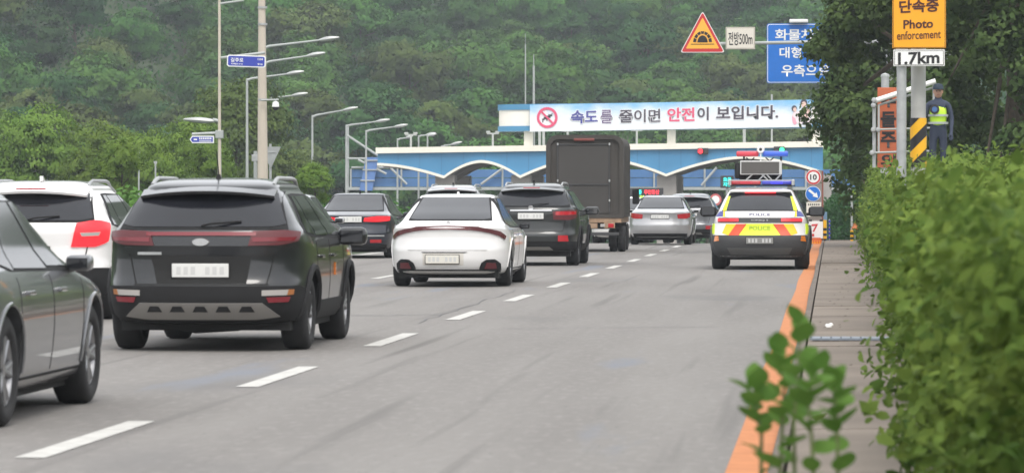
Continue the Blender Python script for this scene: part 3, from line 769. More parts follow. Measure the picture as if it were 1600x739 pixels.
def side_kit(B, t, W, L, k, body_m, glass, suv=True, wheels=(.85,3.52), wr=.34, belt=1.06, gtop=1.43, rearq=.62, frontq=1.32, cladm=None, handles=True):
    """windows, shut lines, handles, sill, arches on both sides"""
    zb, zt = belt*k, gtop*k
    for mode in 'RL':
        # seal, then three panes
        B.patch('window_seal', M_clad, t, mode, [(rearq-.06,zb+.03),(rearq+.3,zb-.015),(L-frontq+.05,zb-.05)], [(rearq+.42,zt+.01),(rearq+.7,zt+.02),(L-frontq-.78,zt+.01)], .004, skirt=.012)
        y0, y1 = rearq+.02, L-frontq
        yb = [y0, y0+.52, y0+1.42, y1-.03]; yt = [y0+.44, y0+.66, y0+1.38, y1-.80]
        for i in range(3):
            g_ = .022
            zl = zb+.03 if i == 0 else zb+.0
            B.patch('side_window', glass, t, mode, [(yb[i]+g_,zl),(yb[i+1]-g_,zb-.01*i)], [(yt[i]+g_,zt-.01),(yt[i+1]-g_,zt-.005)], .009, skirt=.01)
        for yy, yy2 in ((y0+.52,y0+.52),(y0+1.42,y0+1.42),(y1-.05,y1-.05)):
            seam(B, t, mode, [(yy,zb-.05),(yy2,.34)])
        seam(B, t, mode, [(y0+.52,.33),(y1-.05,.33)])
        if handles:
            for yy in (y0+.75, y0+1.62):
                p = B.P(mode, yy, .86*k); sg = 1 if mode == 'R' else -1
                MB().box(p.x-.02, p.x+.03*sg+.001*sg, yy-.10, yy+.10, p.z-.015, p.z+.015, bev=.008).build('door_handle', body_m, t) if sg > 0 else MB().box(p.x-.03, p.x+.02, yy-.10, yy+.10, p.z-.015, p.z+.015, bev=.008).build('door_handle', body_m, t)
        if cladm:
            B.patch('sill_cladding', cladm, t, mode, [(wheels[0]+wr+.06,B.zmin+.03),(wheels[1]-wr-.06,B.zmin+.03)], [(wheels[0]+wr+.06,.44),(wheels[1]-wr-.06,.44)], .012)
    for wy in wheels:
        for sg in (-1,1):
            pts = []
            for i in range(19):
                a = R(-8)+R(196)*i/18; rr_ = wr+.075; y = wy+math.cos(a)*rr_; z = wr+math.sin(a)*rr_
                p = B.side(y, max(z,B.zmin+.02), sg); pts.append((p.x+sg*.004, y, z))
            MB().tube(pts, .032 if cladm else .014, 6).build('wheel_arch', cladm or body_m, t, smooth=True)
    if suv is not None: underside(t, B, L=L)

def wheels4(t, W, wheels, r, wd=.235, rimm=None, spokes=5):
    for wy in wheels:
        for sg in (-1,1): wheel(t, sg*(W-wd/2-.025), wy, r, wd, spokes, rimm)

def rear_glass_suv(B, t, k, hwb=.76, hwt=.64, zb=1.125, zt=1.44, spoiler_m=None, glass=None, hb=True):
    g = glass or M_glass2
    B.patch('window_seal', M_clad, t, 'rear', [(-hwb-.03,(zb-.015)*k),(hwb+.03,(zb-.015)*k)], [(-hwt-.02,(zt+.02)*k),(hwt+.02,(zt+.02)*k)], .004)
    B.patch('rear_window', g, t, 'rear', [(-hwb,(zb+.03)*k),(-hwb+.1,(zb+.005)*k),(hwb-.1,(zb+.005)*k),(hwb,(zb+.03)*k)], [(-hwt,(zt)*k),(hwt,(zt)*k)], .010, nt=6)
    # roof spoiler
    p = B.rear(0, 1.47*k); sp = MB(); N_ = 14; w_ = hwt-.005
    for i in range(N_+1):
        x = -w_+2*w_*i/N_; q = abs(x/w_); yb_ = p.y-.19+.16*q**3; zt_ = B.zedge+.002-.045*q**2.2; 
        sp.v += [(x,yb_,zt_-.045),(x,yb_-.012,zt_-.02),(x,yb_+.03,zt_-.008),(x,p.y+.16,zt_+.040),(x,p.y+.16,zt_-.05)]
    for i in range(N_):
        for j in range(5): sp.f.append((5*i+j,5*i+(j+1)%5,5*(i+1)+(j+1)%5,5*(i+1)+j)); sp.mi.append(0)
    sp.f += [(0,1,2,3,4),tuple(5*N_+q for q in (4,3,2,1,0))]; sp.mi += [0,0]
    sp.build('spoiler', spoiler_m, t, smooth=True, sharp=30)
    if hb: MB().box(-.17,.17,p.y-.212,p.y-.19,B.zedge+.0,B.zedge+.018,bev=.004).build('high_brake_lamp', M_tail, t)
    # wiper
    a = B.rear(0,(zb+.02)*k); b_ = B.rear(.36,(zb+.06)*k)
    MB().tube([(a.x,a.y-.03,a.z),(.1,a.y-.035,a.z+.02),(b_.x,b_.y-.03,b_.z)],.010,6).build('rear_wiper', M_clad, t)

# ================= black SUV in front (nearest)
def place(xpx, Y, name, label, cat, group):
    X = at(xpx, HOR, Y).x
    return thing(name, label, cat, (X, Y, gz(Y)+.0), 0, group)
GRP = 'vehicles queueing towards the toll gate'
t = place(312, 35.65, 'suv', 'black SUV with full-width red light bar and silver skid plate, nearest in the queue', 'SUV', GRP)
W = .93; L_ = 4.48; B = suv_body(1.59, W, L_); k = 1.59/1.60; wh = (.87, 3.54); wr = .345
B.mesh(P_black, t, wh, wr)
side_kit(B, t, W, L_, k, P_black, M_glass, wheels=wh, wr=wr, cladm=M_clad); wheels4(t, W, wh, wr, .25)
rear_glass_suv(B, t, k, .745, .625, 1.135, 1.45, P_black, hb=False)
M_tmid = mat('tail lamp wine', (.17,.012,.020), .25, coat=.5)
B.patch('light_bar', M_tmid, t, 'rear', [(-.5,1.055),(.5,1.055)], [(-.5,1.085),(.5,1.085)], .020)
B.patch('garnish', M_glass, t, 'rear', [(-.44,.965),(.44,.965)], [(-.47,1.04),(.47,1.04)], .010)
for o in B.patch('tail_lamp', M_taild, t, 'wrap', [(.43,.968),(.72,.975),(.93,1.01)], [(.47,1.09),(.76,1.098),(.99,1.085)], .022, mirror=True): pass
B.patch('tail_lamp_element', M_tmid, t, 'wrap', [(.47,1.0),(.86,1.012)], [(.47,1.04),(.90,1.045)], .028, mirror=True)
B.patch('plate_recess', M_under, t, 'rear', [(-.40,.625),(.42,.625)], [(-.46,.87),(.46,.87)], .004, skirt=.01)
B.patch('tailgate_panel', P_black, t, 'rear', [(-.66,.885),(.66,.885)], [(-.72,.955),(.72,.955)], .010, skirt=.012)
seam(B, t, 'rear', [(-.60,.62),(-.68,.94)]); seam(B, t, 'rear', [(.60,.62),(.68,.94)]); seam(B, t, 'rear', [(-.62,.615),(.62,.615)])
plate(t, B, .68, .805)
em = MB(); em.lathe([(-.012,.001),(-.012,.055),(.0,.062)], (0,0,0), 'y', 20); em.v = [(v[0]*1.35, v[1]+B.rear(0,1.0).y-.016, v[2]*.62+1.0) for v in em.v]; em.build('emblem', M_chrome, t, smooth=True)
B.patch('badge', M_galv, t, 'rear', [(-.58,.885),(-.36,.885)], [(-.58,.91),(-.36,.91)], .018, skirt=.012)
B.patch('bumper_cladding', M_clad, t, 'wrap', [(-1.40,.29),(0,.27),(1.40,.29)], [(-1.44,.50),(-1.0,.60),(0,.60),(1.0,.60),(1.44,.50)], .010, ns=44)
B.patch('skid_plate', M_skid, t, 'rear', [(-.70,.335),(-.5,.31),(.5,.31),(.70,.335)], [(-.56,.45),(.56,.45)], .022, skirt=.02)
for i in range(-2,3): B.patch('skid_slot', M_clad, t, 'rear', [(i*.21-.07,.375),(i*.21+.07,.375)], [(i*.21-.04,.425),(i*.21+.04,.425)], .026, skirt=.01)
B.patch('reversing_lamp', M_clear, t, 'wrap', [(.56,.515),(.80,.52)], [(.56,.565),(.82,.57)], .018, mirror=True)
B.patch('rear_reflector', M_tmid, t, 'wrap', [(.62,.455),(.82,.46)], [(.60,.50),(.84,.505)], .018, mirror=True)
B.patch('indicator', mat('lamp dull amber', (.34,.13,.04), .3), t, 'wrap', [(.80,.52),(.88,.525)], [(.82,.57),(.89,.57)], .018, mirror=True)
MB().prism([(-.5,.26),(.5,.26),(.28,.18),(-.12,.155),(-.3,.19)], .5, 1.3).build('exhaust_silencer', M_under, t)
roof_rails(t, B, .78, 2.55, .565, M_galv); mirrors(t, W-.02, 3.02, 1.02, P_black, 1.1); whip(t, B, 1.12)
B.patch('side_reflector', M_amber, t, 'R', [(2.38,.66),(2.46,.66)], [(2.38,.78),(2.46,.78)], .012)

# ================= sedan shapes
def sedan_body(H=1.46, W=.925, L=4.7, deck=.98, fast=0, n=2.8):
    d = deck
    keys = [(.17,.42,L-.4,W*.82),(.22,.14,L-.2,W*.93),(.30,.05,L-.08,W*.965),(.42,.005,L,W*.985),(.58,.0,L,W),(.66,.03,L-.01,W),(.76,.05,L-.08,W*.998),
            (.84,.05,L-.4,W*.985),(.90,.04,L-.85,W*.965),(d-.03,.02,L-1.1,W*.94),(d+.0,.06,L-1.25,W*.92),(d+.03,.28,L-1.32,W*.89),(d+.075,.55-.1*fast,L-1.40,W*.85),
            (d+.16,.78-.12*fast,L-1.55,W*.80),(d+.28,1.12-.06*fast,L-1.80,W*.73),(H-.075,1.50,L-2.05,W*.655),(H-.05,1.62,L-2.15,W*.625)]
    return Body(L, keys, (H-.05, H), n=n, m=9, sm=.014)
def sedan(t, paint_m, H, W, L, deck, fast=0, wh=(1.05,3.85), wr=.335, glass=None, hw=(.66,.53), mir=True, n=2.8, rimm=None, finm=None):
    B = sedan_body(H, W, L, deck, fast, n); g = glass or M_glass2
    B.mesh(paint_m, t, wh, wr); wheels4(t, W, wh, wr, .235, rimm)
    d = deck
    for mode in 'RL':
        zb, zt = d-.03, H-.085
        B.patch('window_seal', M_clad, t, mode, [(.86,zb+.06),(1.2,zb),(L-1.45,zb-.03)], [(1.55,zt+.01),(1.8,zt+.015),(L-2.12,zt+.01)], .004, skirt=.012)
        for a, b, c, e in ((.95,1.28,1.60,1.66),(1.32,2.30,1.70,2.28),(2.36,L-1.52,2.34,L-2.16)):
            B.patch('side_window', g, t, mode, [(a,zb+(.05 if a<1 else .015)),(b,zb+.0)], [(c,zt),(e,zt)], .009, skirt=.01)
        for yy in (1.30,2.33,3.35): seam(B, t, mode, [(yy,zb-.04),(yy,.3)])
        for yy in (1.55,2.58):
            p = B.P(mode, yy, d-.17); MB().box(p.x-.03,p.x+.03,yy-.1,yy+.1,p.z-.014,p.z+.014,bev=.007).build('door_handle', paint_m, t)
        B.patch('sill', M_clad, t, mode, [(wh[0]+wr+.06,B.zmin+.02),(wh[1]-wr-.06,B.zmin+.02)], [(wh[0]+wr+.06,.28),(wh[1]-wr-.06,.28)], .008)
    for wy in wh:
        for sg in (-1,1):
            pts = []
            for i in range(17):
                a = R(-5)+R(190)*i/16; rr_ = wr+.065; y = wy+math.cos(a)*rr_; z = wr+math.sin(a)*rr_
                p = B.side(y, max(z,B.zmin+.02), sg); pts.append((p.x+sg*.002, y, z))
            MB().tube(pts, .013, 6).build('wheel_arch', paint_m, t, smooth=True)
    B.patch('window_seal', M_clad, t, 'rear', [(-hw[0]-.03,d+.075),(hw[0]+.03,d+.075)], [(-hw[1]-.03,H-.062),(hw[1]+.03,H-.062)], .004)
    B.patch('rear_window', g, t, 'rear', [(-hw[0],d+.105),(-hw[0]+.08,d+.09),(hw[0]-.08,d+.09),(hw[0],d+.105)], [(-hw[1],H-.072),(hw[1],H-.072)], .009, nt=6)
    if mir: mirrors(t, W-.09, L-1.72, d-.01, paint_m, .66)
    underside(t, B, .17, L); fin(t, B, 1.95, finm or paint_m, .9 if finm else .55)
    return B
# white fastback sedan
t = place(698, 61.3, 'sedan', 'white fastback sedan with a thin curved rear light line, ahead of the black SUV', 'sedan', GRP)
W = .945; B = sedan(t, P_white, 1.455, W, 4.72, .955, 1, hw=(.63,.52), wr=.345, n=2.5, mir=False); mirrors(t, W-.09, 3.05, .93, M_clad, .62)
d = .955
B.patch('light_bar', M_taild, t, 'wrap', [(-.50,.885),(0,.905),(.50,.885)], [(-.50,.932),(0,.945),(.50,.932)], .014, ns=30)
B.patch('tail_lamp', mat('tail lamp plum', (.10,.02,.025), .2, coat=1), t, 'wrap', [(.34,.894),(.5,.874),(.68,.838),(.86,.79),(1.0,.735)], [(.34,.936),(.5,.928),(.70,.905),(.88,.865),(1.05,.79)], .017, ns=18, mirror=True)
B.patch('spoiler_lip', P_white, t, 'rear', [(-.72,.955),(0,.975),(.72,.955)], [(-.70,.985),(0,1.0),(.70,.985)], .012)
plate(t, B, .37, .50, -.07, m=mat('pale plate', (.60,.58,.52), .5)); B.patch('plate_lip', M_clad2, t, 'rear', [(-.37,.535),(.28,.535)], [(-.40,.55),(.32,.55)], .008, skirt=.01)
B.patch('plate_recess', mat('recess cream', (.62,.59,.54), .5), t, 'rear', [(-.38,.345),(.26,.345)], [(-.38,.53),(.26,.53)], .003, skirt=.006)
B.patch('lower_diffuser', M_clad, t, 'wrap', [(-.9,.19),(0,.18),(.9,.19)], [(-.92,.255),(-.6,.275),(.6,.275),(.92,.255)], .014, ns=30)
B.patch('exhaust_trim', M_clad, t, 'wrap', [(.50,.29),(.56,.27),(.92,.27)], [(.54,.38),(.62,.43),(.78,.435),(.90,.37)], .018, mirror=True)
B.patch('exhaust_tip', M_taild, t, 'wrap', [(.58,.30),(.80,.30)], [(.62,.385),(.78,.38)], .026, mirror=True)
seam(B, t, 'rear', [(-.62,.575),(.62,.575)], .007, mat('shut line grey', (.25,.24,.23), .6))
MB().lathe([(0,.001),(-.006,.03),(.002,.034)], (0,B.rear(0,.985).y-.02,.99), 'y', 14).build('emblem', M_chrome, t, smooth=True)
# dark SUV ahead of it (three visible: dark green-grey, white-roofed, black)
def suv(t, H, W, L, pm, k=None, rails=True, clad=M_clad, wh=(.98,3.78), wr=.36, hwb=.76, hwt=.64, lamp='block', gl=None, platez=(.95,1.07), platex=0, lampm=None):
    k = H/1.60; B = suv_body(H, W, L); B.mesh(pm, t, wh, wr); wheels4(t, W, wh, wr, .255)
    side_kit(B, t, W, L, k, pm, M_glass, wheels=wh, wr=wr, cladm=clad); rear_glass_suv(B, t, k, hwb, hwt, 1.14, 1.44, pm, gl)
    if rails: roof_rails(t, B, .8, 2.9, .56*W/.93, M_galv)
    mirrors(t, W-.02, L-1.5, 1.04*k, pm, 1.1); fin(t, B, .95, M_clad)
    lm = lampm or M_tail
    if lamp == 'block':
        B.patch('tail_lamp', M_taild, t, 'wrap', [(.46,.94),(.78,.93),(1.05,.98)], [(.44,1.10),(.8,1.13),(1.10,1.13)], .018, mirror=True)
        B.patch('tail_lamp_element', lm, t, 'wrap', [(.50,1.03),(1.0,1.04)], [(.50,1.10),(1.03,1.10)], .024, mirror=True)
        B.patch('garnish', M_chrome, t, 'rear', [(-.42,1.11),(.42,1.11)], [(-.42,1.135),(.42,1.135)], .012)
    B.patch('bumper_cladding', clad, t, 'wrap', [(-1.45,.29),(0,.27),(1.45,.29)], [(-1.5,.46),(-1.0,.50),(0,.50),(1.0,.50),(1.5,.46)], .010, ns=44)
    B.patch('rear_reflector', M_tail, t, 'wrap', [(.55,.50),(.78,.50)], [(.55,.62),(.76,.62)], .018, mirror=True)
    B.patch('skid_plate', M_skid, t, 'rear', [(-.45,.33),(.45,.33)], [(-.38,.39),(.38,.39)], .016)
    for s in (-1,1): seam(B, t, 'rear', [(s*.64,.70),(s*.70,.92)])
    seam(B, t, 'rear', [(-.64,.70),(.64,.70)])
    plate(t, B, platez[0], platez[1], platex); return B
t = place(829, 80.0, 'suv', 'dark grey-green SUV with red block tail lamps directly behind the dark truck', 'SUV', GRP)
B = suv(t, 1.69, .95, 4.80, P_dark, gl=M_glass2)
MB().lathe([(0,.001),(-.006,.05),(.002,.055)], (0,B.rear(0,1.18).y-.02,1.17), 'y', 14).build('emblem', M_chrome, t, smooth=True)
t = place(703, 104, 'suv', 'black SUV with pale roof rails, roof and rear window showing above the white sedan', 'SUV', GRP)
suv(t, 1.72, .95, 4.75, P_silver, gl=M_glass2)
t = place(1077, 134, 'suv', 'dark grey SUV partly hidden behind the silver sedan', 'SUV', GRP)
suv(t, 1.72, .95, 4.75, P_grey, rails=False)
# white SUV at the left edge
t = thing('suv', 'white SUV with black lower cladding and large red tail lamps, at the left edge', 'SUV', (-9.13, 44.5, 0), 0, GRP)
W = .93; L_ = 4.3; B = suv_body(1.60, W, L_, n=3.2); k = 1.0; wh = (.82,3.42); wr = .345
B.mesh(P_white, t, wh, wr); wheels4(t, W, wh, wr, .235)
side_kit(B, t, W, L_, 1.0, P_white, M_glass, wheels=wh, wr=wr, cladm=M_clad); rear_glass_suv(B, t, 1.0, .72, .62, 1.13, 1.44, P_white)
roof_rails(t, B, .8, 2.5, .565, M_galv); mirrors(t, W-.02, 2.9, 1.03, P_white); fin(t, B, .95, P_white)
B.patch('tail_lamp', M_taillit, t, 'wrap', [(.50,.84),(.78,.84),(.98,.90)], [(.56,1.10),(.8,1.13),(1.06,1.10)], .022, mirror=True)
B.patch('tail_lamp_element', M_clear, t, 'wrap', [(.62,.96),(.82,.97)], [(.60,1.0),(.84,1.01)], .028, mirror=True)
B.patch('bumper_cladding', M_clad, t, 'wrap', [(-1.36,.28),(0,.27),(1.36,.28)], [(-1.40,.56),(-1.0,.60),(0,.60),(1.0,.60),(1.40,.56)], .010, ns=44)
plate(t, B, .72, .84)
for s in (-1,1): seam(B, t, 'rear', [(s*.64,.64),(s*.70,.94)])
# dark sedan in the left lane
t = place(547, 89.3, 'sedan', 'navy-black sedan with a lit red tail lamp, left of the white sedan', 'sedan', GRP)
B = sedan(t, P_navy, 1.49, .93, 4.85, .99, 0, hw=(.66,.54), finm=M_clad)
B.patch('tail_lamp', M_taillit, t, 'wrap', [(.30,.84),(.6,.83),(1.0,.86)], [(.32,.92),(.6,.955),(1.06,.95)], .016, mirror=True)
plate(t, B, .82, .95, 0); B.patch('rear_reflector', M_tail, t, 'wrap', [(.45,.36),(.72,.36)], [(.45,.43),(.72,.43)], .014, mirror=True)
B.patch('chrome_strip', M_galv, t, 'wrap', [(-.8,.50),(.8,.50)], [(-.8,.53),(.8,.53)], .012); B.patch('lower_diffuser', M_clad, t, 'wrap', [(-.85,.19),(.85,.19)], [(-.9,.32),(.9,.32)], .012, ns=26)
# silver sedan hidden behind black SUV
t = thing('sedan', 'silver sedan mostly hidden behind the black SUV, roof and window just showing', 'sedan', (-9.86, 68.5, 0), 0, GRP)
B = sedan(t, P_silver, 1.46, .92, 4.75, .98, 0)
B.patch('tail_lamp', M_tail, t, 'wrap', [(.40,.80),(1.0,.82)], [(.40,.93),(1.05,.93)], .016, mirror=True); plate(t, B, .70, .82)
# silver sedan ahead
t = place(1031, 115, 'sedan', 'silver sedan with pale red tail lamps to the right of the dark truck', 'sedan', GRP)
B = sedan(t, P_silver, 1.44, .92, 4.8, .97, 0, hw=(.66,.53))
B.patch('tail_lamp', M_tail, t, 'wrap', [(.52,.76),(.8,.76),(1.0,.80)], [(.50,.88),(.8,.92),(1.06,.92)], .016, mirror=True); plate(t, B, .76, .87)
B.patch('lower_diffuser', M_clad, t, 'wrap', [(-.85,.19),(.85,.19)], [(-.88,.33),(.88,.33)], .012, ns=26)
t = thing('sedan', 'white sedan just showing between the dark truck and the silver sedan', 'sedan', (at(968,HOR,124).x, 124, gz(126)), 0, GRP)
B = sedan(t, P_pearl, 1.48, .92, 4.7, 1.0, 0)
B.patch('tail_lamp', M_tail, t, 'wrap', [(.50,.80),(1.0,.82)], [(.50,.93),(1.05,.93)], .016, mirror=True); plate(t, B, .70, .82)
# near dark car on the left, only its front wheel corner reaches the photograph
t = thing('sedan', 'grey sedan close behind the black SUV at the left edge of the photo', 'sedan', (-5.97, 23.1, 0), 0, GRP)
B = sedan(t, P_grey, 1.46, .94, 4.75, .98, 0, wh=(1.0,3.78), wr=.345)
B.patch('tail_lamp', M_tail, t, 'wrap', [(.45,.82),(1.0,.84)], [(.45,.93),(1.05,.93)], .016, mirror=True); plate(t, B, .70, .82)
# ================= dark truck
t = place(914, 100, 'truck', 'dark brown-grey box truck with a framed rear panel and rounded roof corners', 'truck', GRP)
M_tk = mat('dark olive canvas box', (.046,.041,.036), .8, var=.14, scale=1.2, bump=.15, bscale=20); M_tk2 = mat('dark truck panel', (.044,.040,.037), .7, var=.10, scale=1.0)
M_rust = mat('rusty tan frame', (.30,.20,.13), .8, var=.35, scale=5)
hw = .96; zt = 2.93; zb = .88; Lb = 3.6
def rrect(hw, zb, zt, r):
    r *= 1.35
    pts = [(-hw,zb),(hw,zb)]
    for k in range(7): a = math.pi/2*k/6; pts.append((hw-r+r*math.cos(a), zt-r+r*math.sin(a)))
    for k in range(7): a = math.pi/2+math.pi/2*k/6; pts.append((-hw+r+r*math.cos(a), zt-r+r*math.sin(a)))
    return pts
MB().prism(rrect(hw,zb,zt,.20), .05, Lb).build('cargo_box', M_tk, t, smooth=True, sharp=30)
rim = MB(); o1 = rrect(hw+.025,zb-.02,zt+.025,.22); o2 = rrect(hw-.09,zb+.08,zt-.09,.14); n_ = len(o1)
vs = [(x,-.02,z) for x,z in o1]+[(x,-.02,z) for x,z in o2]+[(x,.10,z) for x,z in o1]+[(x,.06,z) for x,z in o2]
fs = []
for i in range(n_):
    j = (i+1)%n_; fs += [(i,j,n_+j,n_+i),(i,2*n_+i,2*n_+j,j),(n_+i,n_+j,3*n_+j,3*n_+i)]
rim.add(vs, fs); rim.build('rear_frame', M_tk, t, smooth=True, sharp=30)
MB().box(-.68,.60,.02,.04,1.72,2.70,bev=.004).build('upper_panel', M_tk2, t); MB().box(-.68,.60,.02,.04,.98,1.69,bev=.004).build('lower_panel', M_tk2, t)
for (a,b,c,e) in ((-.71,-.68,.98,2.74),(.60,.63,.98,2.74),(-.71,.63,2.70,2.73),(-.71,.63,1.69,1.72)):
    MB().box(a,b,-.005,.045,c,e,bev=.006).build('panel_trim', M_clad2, t)
for (x,z) in ((-.69,2.72),(.62,2.72),(-.69,1.80),(.62,1.30),(-.69,1.3),(.62,1.8)): MB().box(x-.02,x+.02,-.025,.02,z-.03,z+.03,bev=.008).build('hinge', M_galv, t)
MB().box(-.28,.24,-.05,.0,2.80,2.87,bev=.015).build('marker_lamp', mat('marker lamp brown red', (.16,.035,.028), .5), t)
for s in (-1,1):
    for yy in np.arange(.4,Lb,.55): MB().box(s*hw-.012,s*hw+.012,yy-.02,yy+.02,zb+.05,zt-.24).build('side_rib', M_tk, t)
MB().box(-.92,.92,-.0,Lb,.74,.88,bev=.01).build('bed_frame', M_rust, t)
for s in (-1,1):
    MB().box(s*.36-.04,s*.36+.04,.1,5.0,.58,.74).build('chassis_rail', M_under, t)
    MB().box(s*.62-.14,s*.62+.14,-.05,.0,.60,.74,bev=.01).build('lamp_bracket', M_rust, t); MB().box(s*.66-.07,s*.66+.07,-.075,-.045,.62,.72,bev=.01).build('tail_lamp', M_tail, t)
    MB().box(s*.45-.06,s*.45+.06,-.07,-.045,.63,.71,bev=.01).build('reversing_lamp', M_clear, t)
    MB().box(s*.68-.17,s*.68+.17,1.55,1.57,.12,.55).build('mudflap', M_clad, t)
MB().box(-.86,.86,-.06,.02,.42,.50,bev=.01).build('under_run_bar', M_clad2, t)
MB().box(-.2,.32,-.09,-.06,.60,.73,bev=.005).build('number_plate', M_rust, t)
for s in (-1,1):
    for dx in (0,.21): wheel(t, s*(.88-dx), 1.0, .33, .19, 5, M_clad2)
    wheel(t, s*.78, 4.2, .36, .2, 5, M_clad2)
cb = MB(); cb.prism([(3.72,.55),(5.35,.55),(5.42,1.1),(5.1,1.9),(4.7,2.08),(3.72,2.08)], -.86, .86); cb.v = [(v[1],v[0],v[2]) for v in cb.v]
cab = cb.build('cab', P_dark, t)
MB().box(-.6,.6,3.70,3.72,1.4,1.9,bev=.005).build('cab_window', M_glass, cab)
for s in (-1,1): MB().box(s*.86-.01,s*.86+.01,3.95,4.8,1.25,1.85,bev=.005).build('cab_window', M_glass, cab); MB().box(s*1.05-.09,s*1.05+.09,4.75,4.8,1.2,1.6,bev=.02).build('mirror', M_clad, t)

# ================= police car
t = place(1187, 76.2, 'police_car', 'white police car with neon yellow and red chevrons and raised message board', 'police car', GRP)
W = .955; L_ = 4.63; k = 1.0
keys = [(.20,.42,L_-.4,W*.84),(.25,.16,L_-.2,W*.93),(.34,.06,L_-.08,W*.97),(.46,.01,L_,W*.99),(.60,.0,L_,W),(.67,.04,L_,W*.995),(.78,.08,L_-.04,W*.985),
        (.88,.10,L_-.2,W*.965),(.905,.09,L_-.4,W*.955),(.99,.12,L_-1.0,W*.93),(1.03,.15,L_-1.15,W*.905),(1.12,.25,L_-1.3,W*.855),(1.20,.37,L_-1.5,W*.82),(1.35,.62,L_-1.85,W*.745),(1.47,.84,L_-2.15,W*.675),(1.50,.90,L_-2.25,W*.65)]
B = Body(L_, keys, (1.50,1.575), n=3.2, m=11)
P_pol = paint('police white paint', (.74,.73,.72), 0, .3); wh = (.80,3.80); wr = .365
B.mesh(P_pol, t, wh, wr); wheels4(t, W, wh, wr, .265)
side_kit(B, t, W, L_, 1.0, P_pol, M_glass, wheels=wh, wr=wr, cladm=M_clad2, belt=1.03, gtop=1.44, rearq=.75)
B.patch('window_seal', M_clad, t, 'rear', [(-.73,1.125),(.73,1.125)], [(-.60,1.47),(.60,1.47)], .004)
B.patch('rear_window', M_glass2, t, 'rear', [(-.66,1.135),(.66,1.135)], [(-.56,1.46),(.56,1.46)], .010, nt=6)
M_neon = mat('neon yellow film', (.62,.80,.02), .45); M_neon2 = mat('amber yellow film', (.80,.55,.02), .45); M_rfilm = mat('red-orange film', (.62,.07,.02), .45); M_pblue = mat('police blue film', (.05,.06,.26), .4)
B.patch('neon_strip', M_neon, t, 'rear', [(.645,1.13),(.71,1.13)], [(.575,1.40),(.615,1.40)], .014, mirror=True)
p = B.rear(0,1.47); MB().box(-.30,.30,p.y-.07,p.y-.02,1.468,1.492,bev=.006).build('high_brake_lamp', M_taillit, t)
sp = MB(); 
sp.box(-.60,.60,p.y-.055,p.y+.25,1.492,1.515,bev=.008); sp.build('spoiler', P_pol, t)
B.patch('tailgate_band', P_pol, t, 'rear', [(-.70,1.015),(.70,1.015)], [(-.66,1.115),(.66,1.115)], .008)
B.patch('blue_corner', M_pblue, t, 'wrap', [(.72,1.02),(.98,1.02)], [(.69,1.12),(.84,1.12)], .010, mirror=True)
B.patch('amber_edge', M_neon2, t, 'rear', [(.66,1.015),(.705,1.015)], [(.67,1.12),(.70,1.12)], .012, mirror=True)
def rear_text(s, wd, z0, z1, m, off, bold=.02, nm='lettering'):
    y0 = min(B.rear(0,z0).y, B.rear(0,z1).y, B.rear(wd/2,z0).y)-off
    o = lettering(s, 0, (z0+z1)/2, wd, z1-z0, 0, m, t, bold, nm)
    ym0 = B.rear(0,z0).y; ym1 = B.rear(0,z1).y
    for v in o.data.vertices: v.co.y = B.rear(v.co.x, v.co.z).y-off
rear_text('POLICE', .40, 1.035, 1.085, mat('police lettering blue', (.05,.05,.12), .5), .014, .03)
B.patch('light_panel', M_clad2, t, 'rear', [(-.80,.905),(.80,.905)], [(-.79,.995),(.79,.995)], .010)
for a,c_ in ((.41,.595),(.605,.80)): B.patch('tail_lamp', M_taillit, t, 'rear', [(a,.925),(c_,.925)], [(a,.98),(c_,.98)], .018, mirror=True)
B.patch('white_patch', P_pol, t, 'rear', [(-.85,.655),(.85,.655)], [(-.86,.89),(.86,.89)], .006)
rear_text('IONIQ 5', .32, .935, .965, mat('letter silver', (.5,.5,.5), .4), .018, .0)
B.patch('neon_panel', M_neon, t, 'rear', [(-.42,.655),(.42,.655)], [(-.30,.885),(.30,.885)], .010)
B.patch('red_chevron', M_rfilm, t, 'rear', [(.40,.655),(.60,.655)], [(.25,.88),(.45,.88)], .014, mirror=True)
B.patch('amber_chevron', M_neon2, t, 'rear', [(.60,.655),(.72,.70)], [(.45,.88),(.64,.88)], .012, mirror=True)
rear_text('POLICE', .40, .765, .84, mat('lettering olive', (.30,.40,.02), .5), .016, .03)
B.patch('neon_flank', M_neon, t, 'wrap', [(.98,.68),(1.25,.70)], [(1.0,.88),(1.22,.88)], .010, mirror=True)
B.patch('bumper_cladding', M_clad2, t, 'wrap', [(-1.34,.24),(0,.22),(1.34,.24)], [(-1.38,.50),(-1.02,.66),(0,.655),(1.02,.66),(1.38,.50)], .014, ns=46)
B.patch('rear_indicator', M_amber, t, 'wrap', [(.80,.56),(.96,.54)], [(.82,.64),(.92,.64)], .022, mirror=True)
plate(t, B, .50, .62, 0, m=mat('dull plate', (.22,.22,.21), .6)); B.patch('skid_plate', mat('dull grey skid', (.09,.088,.085), .6), t, 'rear', [(-.55,.30),(.55,.30)], [(-.62,.42),(.62,.42)], .020)
mirrors(t, W-.0, 2.95, 1.10, M_clad, 1.25)
